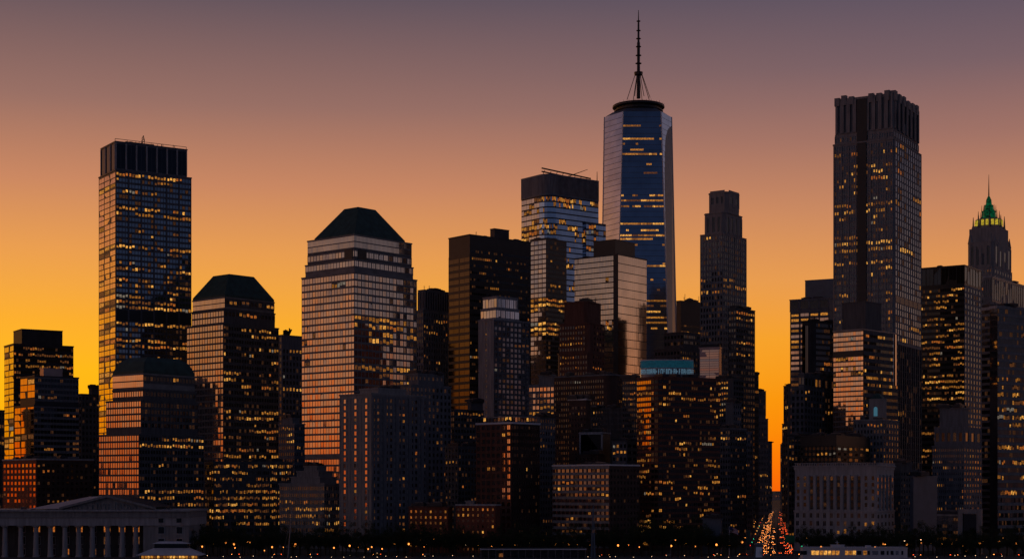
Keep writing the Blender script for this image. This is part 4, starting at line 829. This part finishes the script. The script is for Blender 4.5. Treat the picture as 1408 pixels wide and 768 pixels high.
def hall_window(px, py0, py1, wpx, y, m_):
    mb = MB(); x = hx(px); w_ = wpx/2*HD/FPX; z0, z1 = hz(py1), hz(py0)
    mb.box(x-w_-.4, x+w_+.4, y-.35, y-.02, z0-.5, z0-.02, 'pale_stone'); mb.box(x-w_-.4, x-w_, y-.3, y-.02, z0, z1, 'pale_stone'); mb.box(x+w_, x+w_+.4, y-.3, y-.02, z0, z1, 'pale_stone'); mb.box(x-w_-.4, x+w_+.4, y-.3, y-.02, z1+.01, z1+.5, 'pale_stone')
    o = mb.build('window', hall); mb = MB(); mb.face([(x-w_, y-.08, z0), (x+w_, y-.08, z0), (x+w_, y-.08, z1), (x-w_, y-.08, z1)], m_)
    mb.box(x-.1, x+.1, y-.2, y-.09, z0, z1, 'dark_metal'); mb.build('pane', o)
for px in (220, 245):
    hall_window(px, 722+2, 722+11, 8, -16, 'black_glass'); hall_window(px, 740, 748, 8, -16, 'black_glass'); hall_window(px, 757, 765, 8, -16, 'black_glass')
    hall_window(px, 712, 718, 7, -17, 'black_glass')
for i, px in enumerate((14, 35, 56, 76, 95, 114, 134, 155, 175)):
    for r_, (y0, y1) in enumerate(((724, 732), (739, 749), (756, 764))):
        hall_window(px, y0, y1, 9, 6, random.Random(i*5+r_).choice(('lit_w3','black_glass','black_glass','black_glass','lit_w4','black_glass','black_glass')) if i not in (4, 5, 8) else random.Random(i+r_).choice(('lit_w4','lit_w3','black_glass')))
mb = MB()
for i in range(14): x = random.uniform(hx(0), hx(255)); mb.box(x, x+random.uniform(.6,2), -5, 3, hz(700), hz(700)+random.uniform(.4,1.6), 'mid_metal')
mb.build('rooftop_unit', hall)
# ------------------------------------------------------------------ pavilion
pv = empty('quay_pavilion', 'low quay pavilion with a broad hipped grey roof over a lit glass front', 'pavilion', (at(235, 0, 1056).x, 1056, 0))
k_ = 1056/FPX
mb = MB(); hw = 44*k_; z0 = 2.6; z1 = 7.2
Pb = [(-hw,-6.5),(hw,-6.5),(hw,8),(-hw,8)]; Pt = [(-hw*.52,-2),(hw*.55,-2),(hw*.55,4),(-hw*.52,4)]
mb.prism([(x*1.02, y*1.06) for x, y in Pb], z0, z0+.45, 'white_paint', True); mb.prism(Pb, z0+.45, z1, 'pale_roof', pts2=Pt); mb.build('roof', pv)
mb = MB(); mb.box(-hw*.5, hw*.53, -2, 4, z1+.01, z1+2.8, 'black_glass'); mb.build('clerestory', pv)
mb = MB(); mb.prism([(-hw*.56,-2.8),(hw*.6,-2.8),(hw*.6,4.8),(-hw*.56,4.8)], z1+2.8, z1+4.2, 'pale_roof', True, pts2=[(-hw*.36,-.2),(hw*.3,-.2),(hw*.3,2),(-hw*.36,2)]); mb.build('upper_roof', pv)
mb = MB(); mb.box(-hw*.9, hw*.9, -4.8, 6, .02, z0-.02, 'dark_stone'); mb.build('wall', pv)
for i in range(18):
    x = -hw*.88+i*hw*1.76/18; mb = MB(); mb.face([(x+.2,-4.86,.6),(x+hw*1.76/18-.2,-4.86,.6),(x+hw*1.76/18-.2,-4.86,z0-.3),(x+.2,-4.86,z0-.3)], random.choice(('lit_w0','lit_w1','lit_w1','lit_w2','lit_w3'))); mb.build('window', pv)
for i in range(7):
    x = -hw*.92+i*hw*1.84/6; mb = MB(); mb.tube((x,-5.9,0),(x,-5.9,z0-.02),.14,.14,'white_paint'); mb.build('post', pv)
# ------------------------------------------------------------------ ferry
FD = 985.0; kf = FD/FPX; f0 = at(1176, 0, FD)
fe = empty('ferry', 'white two-deck passenger ferry with lit amber cabin windows moored at lower right', 'boat', (f0.x, FD, -3))
fl = 76*kf; zf = lambda y: CAMZ+(HY-y)/FPX*FD+3
hull = [(-fl,-5.5),(fl*.75,-5.5),(fl*.93,-3.4),(fl*1.02,0),(fl*.93,3.4),(fl*.75,5.5),(-fl,5.5)]
mb = MB(); mb.prism([(x*.97, y*.85) for x, y in hull], -.6, zf(766), 'white_paint', True, pts2=hull); mb.prism([(x*.972, y*.86) for x, y in hull], -.62, .7, 'dark_metal', pts2=[(x*.98, y*.92) for x, y in hull]); mb.build('hull', fe)
mb = MB(); cab = [(-fl*.97,-4.8),(fl*.84,-4.8),(fl*.93,-2),(fl*.93,2),(fl*.84,4.8),(-fl*.97,4.8)]
mb.prism(cab, zf(766)+.01, zf(753), 'white_paint'); mb.build('cabin', fe)
mb = MB(); mb.prism([(x*1.01, y*1.08) for x, y in cab], zf(753)+.01, zf(752), 'white_paint', True); mb.build('upper_deck', fe)
xw = lambda px: (px-1176)*kf
wins_ = [(1116+i*5.6, 4.4, 'lit_w0' if i in (0,1,3,4) else 'lit_w1') for i in range(7)]+[(1162+i*5.2, 4.2, ('lit_w1','lit_w2','lit_w0')[i%3]) for i in range(3)]+[(1179,6,'black_glass'),(1187,5,'lit_w2'),(1192,3,'black_glass'),(1201,8,'grey_glass'),(1211,5,'black_glass'),(1218,2.5,'black_glass'),(1224,4,'black_glass'),(1231,4,'grey_glass'),(1238,2.5,'black_glass')]
wins_ += [(1103, 9, 'black_glass')]
for px, wpx, m_ in wins_:
    mb = MB(); x = xw(px); w_ = wpx*kf/2; mb.box(x-w_, x+w_, -4.93, -4.82, zf(761.5), zf(756), m_); mb.build('window', fe)
mb = MB()
for i in range(48):
    x = -fl*.95+i*fl*1.82/47; mb.tube((x,-4.9,zf(752)),(x,-4.9,zf(750)),.06,.06,'white_paint',4)
for z in (zf(750), zf(751)): mb.tube((-fl*.95,-4.9,z),(fl*.87,-4.9,z),.07,.07,'white_paint',4)
mb.build('deck_railing', fe)
mb = MB(); mb.box(xw(1143), xw(1160), -2.4, 2.4, zf(752)+.01, zf(748.5), 'white_paint'); mb.box(xw(1142), xw(1161), -2.7, 2.7, zf(748.5), zf(748), 'white_paint'); mb.build('wheelhouse', fe)
mb = MB(); mb.box(xw(1190), xw(1197), -1.5, 1.5, zf(752)+.01, zf(749), 'white_paint'); mb.build('funnel', fe)
mb = MB(); mb.tube((xw(1151),0,zf(748)),(xw(1151),0,zf(742)),.25,.1,'white_paint'); mb.tube((xw(1151)-1.3,0,zf(745)),(xw(1151)+1.3,0,zf(745)),.1,.1,'white_paint'); mb.build('mast', fe)
mb = MB(); mb.tube((xw(1110),0,zf(752)),(xw(1110),0,zf(747)),.12,.08,'white_paint'); mb.build('flagstaff', fe)
mb = MB(); mb.lathe([(.1,zf(748)),(.45,zf(747.4)),(.1,zf(746.8))], 'lamp_amber', 8, (xw(1216),-2)); mb.build('deck_lamp', fe)
# ------------------------------------------------------------------ pier shed, masts, flag, signs
ps = empty('pier_shed', 'long low pier shed with a pale flat roof edge and faint red lights, bottom centre', 'shed', (at(733, 0, 1066).x, 1066, 0))
k_ = 1066/FPX; hw = 73*k_; zr = CAMZ+(HY-753.5)*k_
mb = MB(); mb.box(-hw, hw, -5, 7, zr-.6, zr, 'white_paint'); mb.box(-hw*.98, hw*.98, -4.6, 6.6, zr+.01, zr+.4, 'mid_metal'); mb.build('roof', ps)
mb = MB(); mb.box(-hw*.97, hw*.97, 0, 6, .02, zr-.65, 'dark_metal'); mb.build('wall', ps)
for i in range(15):
    x = -hw*.98+i*hw*1.96/14; mb = MB(); mb.tube((x,-4.3,0),(x,-4.3,zr-.62),.2,.2,'grey_metal'); mb.build('post', ps)
for i in range(13):
    x = -hw*.93+i*hw*1.86/13; mb = MB(); mb.box(x, x+3, -.12, -.02, 1, 3.4, random.choice(('black_glass','lit_w3','black_glass','black_glass'))); mb.build('window', ps)
mp = empty('mast_sculpture', 'tall slender blue-grey tapering pylon on the quay beside the pier shed', 'pylon', (at(815.5, 0, 1064).x, 1064, 0))
zt = CAMZ+(HY-697)/FPX*1064
mb = MB(); mb.prism([(-1.7,-.8),(-.3,-.8),(-.3,.8),(-1.7,.8)], 0, zt, 'slate_blue', pts2=[(-.4,-.2),(-.05,-.2),(-.05,.2),(-.4,.2)]); mb.build('leg', mp)
mb = MB(); mb.prism([(.3,-.8),(1.7,-.8),(1.7,.8),(.3,.8)], 0, zt+1.6, 'slate_blue', pts2=[(.05,-.2),(.4,-.2),(.4,.2),(.05,.2)]); mb.build('leg', mp)
mb = MB(); mb.lathe([(.1,zt+1.2),(.4,zt+1.7),(.1,zt+2.2)], 'slate_blue', 8); mb.build('finial', mp)
cm = empty('leaning_mast', 'thin grey leaning mast on the promenade below the broad pyramid tower', 'mast', (at(396, 0, 1070).x, 1070, 0))
mb = MB(); mb.tube((0,0,0),(2.6,0,CAMZ+(HY-696)/FPX*1070),.55,.2,'grey_metal'); mb.build('pole', cm)
mb = MB(); mb.tube((-4,0,0),(2.0,0,26),.12,.12,'grey_metal',4); mb.build('stay', cm)
fp_ = empty('flagpole', 'white flagpole flying a striped flag with a blue corner beside the street', 'flagpole', (at(1000, 0, 1128).x, 1118, 0))
zt = CAMZ+(HY-724)/FPX*1118
mb = MB(); mb.tube((0,0,0),(0,0,zt+1),.3,.12,'white_paint',8); mb.build('pole', fp_)
mb = MB(); W_, H_ = 6.0, 3.6
def fl_(u, v): return (.2+u*W_, math.sin(u*7)*.35, zt-v*H_-u*u*2.0)
for s_ in range(13):
    for c in range(10):
        u0, u1 = c/10, (c+1)/10
        if s_ < 7 and u1 <= .4: m_ = 'blue_cloth'
        else: m_ = 'red_cloth' if s_ % 2 == 0 else 'white_paint'
        mb.face([fl_(u0, (s_+1)/13), fl_(u1, (s_+1)/13), fl_(u1, s_/13), fl_(u0, s_/13)], m_)
mb.build('flag', fp_)
def pole_thing(name, label, cat, px, D, h, m='grey_metal'):
    o = empty(name, label, cat, (at(px, 0, D).x, D, 0)); mb = MB(); mb.tube((0,0,0),(0,0,h),.16,.1,m,6); mb.build('pole', o); return o
o = pole_thing('street_sign', 'green overhead road sign on a pale post at the right side of the street mouth', 'sign', 1093, 1124, 14)
mb = MB(); mb.box(-7.2, -.3, -.15, .05, 8.4, 13.2, 'sign_green'); mb.box(-7.3, 0, -.05, .15, 12.9, 13.4, 'grey_metal'); mb.build('panel', o)
o = pole_thing('banner_post', 'tall narrow dark green banner on posts at the left side of the street mouth', 'sign', 1026, 1130, 17)
mb = MB(); mb.box(.3, 2.6, -.1, .1, 3, 16.8, 'copper'); mb.build('banner', o); mb = MB(); mb.tube((2.9,0,0),(2.9,0,17),.15,.1,'grey_metal'); mb.build('post', o)
o = empty('kiosk', 'pale blue angular glass kiosk standing at the foot of the street', 'kiosk', (at(1043, 0, 1062).x, 1062, 0))
mb = MB(); mb.prism([(-3,-2),(3,-2),(3,2),(-3,2)], .02, 9.4, 'slate_blue', pts2=[(-2.2,-1.6),(2.6,-1.6),(2.6,1.6),(-2.2,1.6)]); mb.build('wall', o)
mb = MB(); mb.prism([(-3,-2.4),(5.6,-2.4),(5.6,2.4),(-3,2.4)], 9.4, 10.4, 'concrete', True, pts2=[(-1,-1),(3,-1),(3,1),(-1,1)]); mb.build('roof', o)
mb = MB(); mb.face([(-2.2,-1.98,1),(2.2,-1.98,1),(2.0,-1.72,7.6),(-1.8,-1.72,7.6)], 'sky_glass'); mb.build('window', o)
# ------------------------------------------------------------------ street lamps
LM = [('columned hall', -40, 262), ('amber-rowed base block', 262, 384), ('low pale stepped building', 384, 468), ('pink-windowed limestone tower', 468, 590), ('low red brick pair', 590, 700), ('corner apartment block', 700, 880), ('blue-signed apartment block', 880, 1000), ('street mouth', 1000, 1095), ('beaux-arts block', 1095, 1232), ('blank grey slab', 1232, 1345), ('bordering glass tower', 1345, 1500)]
def land(px):
    for n_, a, c in LM:
        if a <= px < c: return n_
    return 'skyline'
def lamp_proto(kind):
    o = empty('street_lamp', 'lamp', 'street lamp', (0,0,0)); mb = MB()
    if kind == 0:
        mb.tube((0,0,0),(0,0,7.4),.14,.08,'dark_metal',6); mb.build('pole', o)
        mb = MB(); mb.lathe([(.08,7.3),(.42,7.5),(.6,7.95),(.42,8.4),(.08,8.6)], 'lamp_amber', 10); mb.build('globe', o)
    else:
        mb.tube((0,0,0),(0,0,11),.16,.09,'grey_metal',6); mb.build('pole', o)
        mb = MB(); mb.tube((0,0,10.8),(-2.6,0,11.6),.09,.07,'grey_metal',5); mb.build('arm', o)
        mb = MB(); mb.box(-3.5,-2.4,-.3,.3,11.35,11.7,'dark_metal'); mb.lathe([(.1,11.02),(.38,11.15),(.42,11.33)], 'lamp_amber' if kind == 1 else 'lamp_white', 8, (-2.95,0)); mb.build('lamp_head', o)
    return o
PR = [lamp_proto(0), lamp_proto(1), lamp_proto(2)]
usedp = [False]*3
rg = random.Random(21)
spots = []
px = 272
while px < 1405:
    if not (1030 < px < 1100): spots.append((px+rg.uniform(-4,4), rg.choice((1070, 1094, 1098, 1126, 1135)), rg.choices((0,1,2),(6,1.6,.8))[0]))
    px += rg.uniform(8, 19)
for px, D, k in ((241,1078,0),(323,1098,0),(405,1096,0),(922,1068,1),(278,1088,0)): spots.append((px, D, k))
for i in range(9):
    for s_ in (-1, 1): Y = 1140+i*95; x, y = st(18.5*s_, Y); spots.append((x/y*FPX+CX, y, 1))
for px, D, k in spots:
    o = PR[k] if not usedp[k] else copy_tree(PR[k]); usedp[k] = True
    o.location = (at(px, 0, D).x, D, .14 if D > 1139 else 0.0); o.rotation_euler.z = rg.choice((0, math.pi)) if k else 0; sc_ = rg.uniform(.62, 1.12); o.scale = (sc_, sc_, sc_) if D < 1139 else (1, 1, 1)
    kd = ('globe lamp on a short post', 'arm street lamp with amber head', 'arm street lamp with white head')[k]
    wh = 'along the long street' if D > 1139 else ('on the promenade' if D < 1099 else 'beyond the riverside road')
    o['label'] = f'{kd} {wh} before the {land(px)}'[:200]; o['group'] = 'street lamps along the waterfront and street'
# ------------------------------------------------------------------ trees
def tree_proto(seed, h, cr, n):
    rg = random.Random(seed); o = empty('leafy_tree', 'tree', 'tree', (0,0,0)); mb = MB(); tips = []
    mb.tube((0,0,0),(.2,.1,h*.35),.45,.32,'bark',8)
    for i in range(9):
        a = i*2.4+rg.uniform(-.4,.4); z0 = h*rg.uniform(.28,.4); L_ = cr*rg.uniform(.5,.95); e = (math.cos(a)*L_, math.sin(a)*L_, h*rg.uniform(.55,.9))
        mid = (e[0]*.45, e[1]*.45, (z0+e[2])/2*1.02); mb.tube((.2*z0/h,0,z0), mid, .24, .15, 'bark', 6); mb.tube(mid, e, .15, .05, 'bark', 5); tips += [e, mid]
    mb.tube((.2,.1,h*.35),(.3,0,h*.85),.32,.08,'bark',6); tips += [(.3,0,h*.88), (.2,.4,h*.95)]
    mb.build('trunk', o); mb = MB()
    cl = [(t[0]+rg.gauss(0,.9), t[1]+rg.gauss(0,.9), t[2]+rg.gauss(0,.7), rg.uniform(1.1,2.3)) for t in tips for _ in range(3)]
    for i in range(n):
        c = rg.choice(cl); v = Vector((rg.gauss(0,1), rg.gauss(0,1), rg.gauss(0,.75))); v = v.normalized()*c[3]*rg.uniform(.3,1.05)
        p = Vector(c[:3])+v; s_ = rg.uniform(.16,.34); q = Matrix.Rotation(rg.uniform(0,6.28), 3, Vector((rg.gauss(0,1),rg.gauss(0,1),rg.gauss(0,1))).normalized())
        mb.face([p+q@Vector(t) for t in ((-s_,0,0),(0,-s_*.6,0),(s_,0,0),(0,s_*.6,.05))], 'leaf')
    mb.build('crown', o); return o
TP = [tree_proto(1, 16, 6.0, 3000), tree_proto(2, 19, 6.6, 3400), tree_proto(3, 13, 5.4, 2400)]
ut = [False]*3; tx = []
px = 268
while px < 1412:
    if not (1012 < px < 1102): tx.append((px, rg.choice((1091, 1096))))
    px += rg.uniform(8, 13)
px = 270
while px < 1412:
    if not (1022 < px < 1098): tx.append((px, rg.uniform(1125, 1134)))
    px += rg.uniform(9, 15)
for px in (108, 119, 131, 292, 306, 20, 60): tx.append((px, 1160))
for px, D in tx:
    k = rg.choices((0,1,2),(4,3,3))[0]; o = TP[k] if not ut[k] else copy_tree(TP[k]); ut[k] = True
    s_ = rg.uniform(.85, 1.2); 
    if 880 < px < 970: s_ *= 1.25
    o.location = (at(px, 0, D).x, D, 0); o.scale = (s_, s_, s_*rg.uniform(.92,1.1)); o.rotation_euler.z = rg.uniform(0, 6.28)
    row = 'promenade row' if D < 1100 else ('row beyond the road' if D < 1150 else 'yard behind the hall')
    o['label'] = f'dark {("round","tall","small")[k]} tree in the {row} before the {land(px)}'; o['group'] = 'trees along the waterfront'
# ------------------------------------------------------------------ cars
def car_proto(m_, taxi=False, van=False):
    o = empty('parked_car' if False else ('van' if van else 'car'), 'car', 'van' if van else 'car', (0,0,0)); mb = MB(); H = 2.2 if van else 1.45; Ln = 2.4
    prof = [(-2.35,.35),(2.35,.35),(2.4,.75),(1.5,.95),(.8,H),(-1.3,H),(-2.1,.98),(-2.4,.85)] if not van else [(-2.6,.35),(2.5,.35),(2.55,1.0),(2.1,1.2),(1.5,H),(-2.5,H),(-2.6,1.0)]
    n_ = len(prof); L_ = [( -.88 if z < 1.1 else -.72, x, z) for x, z in prof]; Rr = [(-x0, y, z) for x0, y, z in L_]
    for i in range(n_): j = (i+1) % n_; mb.face([L_[i], L_[j], Rr[j], Rr[i]], m_)
    mb.face(L_, m_); mb.face(list(reversed(Rr)), m_); mb.build('body', o)
    mb = MB(); zz1 = H-.12
    for sx_ in (-1, 1): mb.face([(sx_*.86, -1.7, 1.02), (sx_*.86, 1.2, 1.02), (sx_*.74, .75, zz1), (sx_*.74, -1.2, zz1)], 'black_glass')
    mb.face([(-.78,-2.13 if not van else -2.62,1.05),(.78,-2.13 if not van else -2.62,1.05),(.68,-1.4 if not van else -2.56,zz1),(-.68,-1.4 if not van else -2.56,zz1)], 'black_glass')
    mb.face([(-.78,1.46,1.0),(.78,1.46,1.0),(.68,.9,zz1),(-.68,.9,zz1)], 'black_glass'); mb.build('glazing', o)
    for sx_ in (-1, 1):
        for y in (-1.45, 1.45): mb = MB(); mb.tube((sx_*.72,y,.33),(sx_*.93,y,.33),.33,.33,'tyre',10); mb.build('wheel', o)
        mb = MB(); mb.lathe([(.02,.5),(.15,.58),(.18,.68),(.15,.78),(.02,.86)], 'headlight', 8, (sx_*.66, 2.38)); mb.build('headlight', o)
        mb = MB(); mb.box(sx_*.66-.18, sx_*.66+.18, -2.5 if not van else -2.7, -2.38 if not van else -2.58, .68, .92, 'taillight'); mb.build('taillight', o)
    if taxi: mb = MB(); mb.box(-.3,.3,-.3,0,H+.01,H+.2,'lamp_white'); mb.build('roof_sign', o)
    return o
CP = [(car_proto('car_dark'), 'dark saloon'), (car_proto('car_silver'), 'silver saloon'), (car_proto('car_yellow', True), 'yellow taxi'), (car_proto('car_red'), 'red saloon'), (car_proto('car_white', van=True), 'white van')]
uc = [False]*5; ang = -math.atan(SLOPE)
cars = []
for lane, dirn, dens, far_ in ((-13.6,-1,.8,2600),(-10.2,-1,.55,3400),(-6.8,-1,.55,3400),(-2.2,-1,1.6,2000),(3.6,1,4,3400),(7.2,1,1.1,3400),(10.8,1,.7,3400)):
    Y = 1136+rg.uniform(0,10); 
    while Y < far_:
        cars.append((lane+rg.uniform(-.9,.9), Y, dirn)); Y += max(8, rg.uniform(14, 60)*dens)*(1+max(0, Y-1300)/350)
for i in range(len(cars)):
    lane, Y, dirn = cars[i]; k = rg.choices(range(5), (4,2.5,2.5,1,1.5))[0]
    o = CP[k][0] if not uc[k] else copy_tree(CP[k][0]); uc[k] = True; x, y = st(lane, Y)
    o.location = (x, y, .014); o.rotation_euler.z = ang+(math.pi if dirn < 0 else 0)
    ln = {-13.6:'kerb lane', -10.2:'second lane', -6.8:'third lane'}.get(min((-13.6,-10.2,-6.8,-2.2,3.6,7.2,10.8), key=lambda v: abs(v-lane)), 'inner lane' if abs(lane) < 5 else ('middle lane' if lane < 9 else 'kerb lane'))
    dist = 'near end' if Y < 1350 else ('middle' if Y < 1900 else 'far end')
    o['label'] = f'{CP[k][1]} {"oncoming with headlights on" if dirn < 0 else "driving away, red tail lights"}, {ln}, {dist} of the street'; o['group'] = 'cars on the long street'
x = -440
while x < 700*.5:
    k = rg.choices(range(5), (4,2.5,2.5,1,1.5))[0]; o = copy_tree(CP[k][0]); dirn = rg.choice((-1,1))
    o.location = (x, 1106 if dirn > 0 else 1116, .014); o.rotation_euler.z = -math.pi/2*dirn
    ppx = x/1110*FPX+CX; o['label'] = f'{CP[k][1]} heading {"right" if dirn > 0 else "left"} on the riverside road before the {land(ppx)}'; o['group'] = 'cars on the riverside road'
    x += rg.uniform(12, 46)
# low path lights on the promenade
bl = empty('bollard_light', 'l', 'bollard light', (0,0,0)); mb = MB(); mb.tube((0,0,0),(0,0,.9),.13,.13,'dark_metal',8); mb.build('post', bl)
mb = MB(); mb.lathe([(.13,.9),(.17,.95),(.17,1.15),(.05,1.22)], 'lamp_white', 8); mb.build('lamp_head', bl)
px = 285; first = True
while px < 1400:
    if not (1030 < px < 1098):
        o = bl if first else copy_tree(bl); first = False; D = rg.choice((1062, 1070, 1078, 1088)); o.location = (at(px, 0, D).x, D, .005)
        o['label'] = f'short bollard light with pale head on the promenade before the {land(px)}'; o['group'] = 'bollard lights on the promenade'
    px += rg.uniform(7, 34)
# traffic signals
def sig(px, Y, col, lab):
    o = empty('traffic_light', lab, 'traffic light', (px, Y, .14)); mb = MB(); mb.tube((0,0,0),(0,0,6),.1,.08,'dark_metal'); mb.build('pole', o)
    mb = MB(); mb.box(-.3,.3,-.3,.1,5.2,6.6,'black_metal'); mb.build('housing', o)
    mb = MB(); mb.lathe([(.02,5.4 if col == 'signal_green' else 6.1),(.22,5.6 if col == 'signal_green' else 6.25),(.02,5.85 if col == 'signal_green' else 6.5)], col, 8, (0,-.4)); mb.build('signal_lens', o)
i = 0
for Y in (1128, 1215, 1300, 1420, 1560, 1720, 1900):
    for s_ in (-1, 1):
        x, y = st(17.8*s_, Y); col = 'signal_green' if (i*7) % 3 else 'signal_red'; i += 1
        sig(x, y, col, f'traffic light showing {"green" if col == "signal_green" else "red"} on the {"right" if s_ > 0 else "left"} kerb, {("first","second","third","fourth","fifth","sixth","seventh")[(1128,1215,1300,1420,1560,1720,1900).index(Y)]} crossing from the river')
# ------------------------------------------------------------------ quay railing
def rail(seg):
    o = empty('railing', 'r', 'railing', (0,0,0)); mb = MB(); w_ = 30.0
    for z in (.5, .85, 1.2): mb.tube((0,0,z),(w_-.1,0,z),.05,.05,'grey_metal',4)
    mb.build('rail', o); 
    for i in range(6): mb = MB(); mb.tube((i*5.0+.1,0,0),(i*5.0+.1,0,1.28),.08,.07,'grey_metal',5); mb.build('post', o)
    return o
rp = rail(0); first = True
for i in range(24):
    x = -360+i*30; 
    o = rp if first else copy_tree(rp); first = False; o.location = (x, QY+1.2, .005)
    o['label'] = f'grey steel quay railing length along the water before the {land((x+15)/QY*FPX+CX)}'; o['group'] = 'quay railings'
_seen = {}
for o in bpy.data.objects:
    if o.get('label') and not o.get('group'): _seen.setdefault(o['label'], []).append(o.name)
for k_, v_ in _seen.items():
    if len(v_) > 1: print('DUP', k_, v_)
for o in bpy.data.objects:
    if o.get('label') and len(o['label'].split()) > 16: print('LONG', len(o['label'].split()), o['label'])
print('TOTAL OBJ', len(bpy.data.objects))
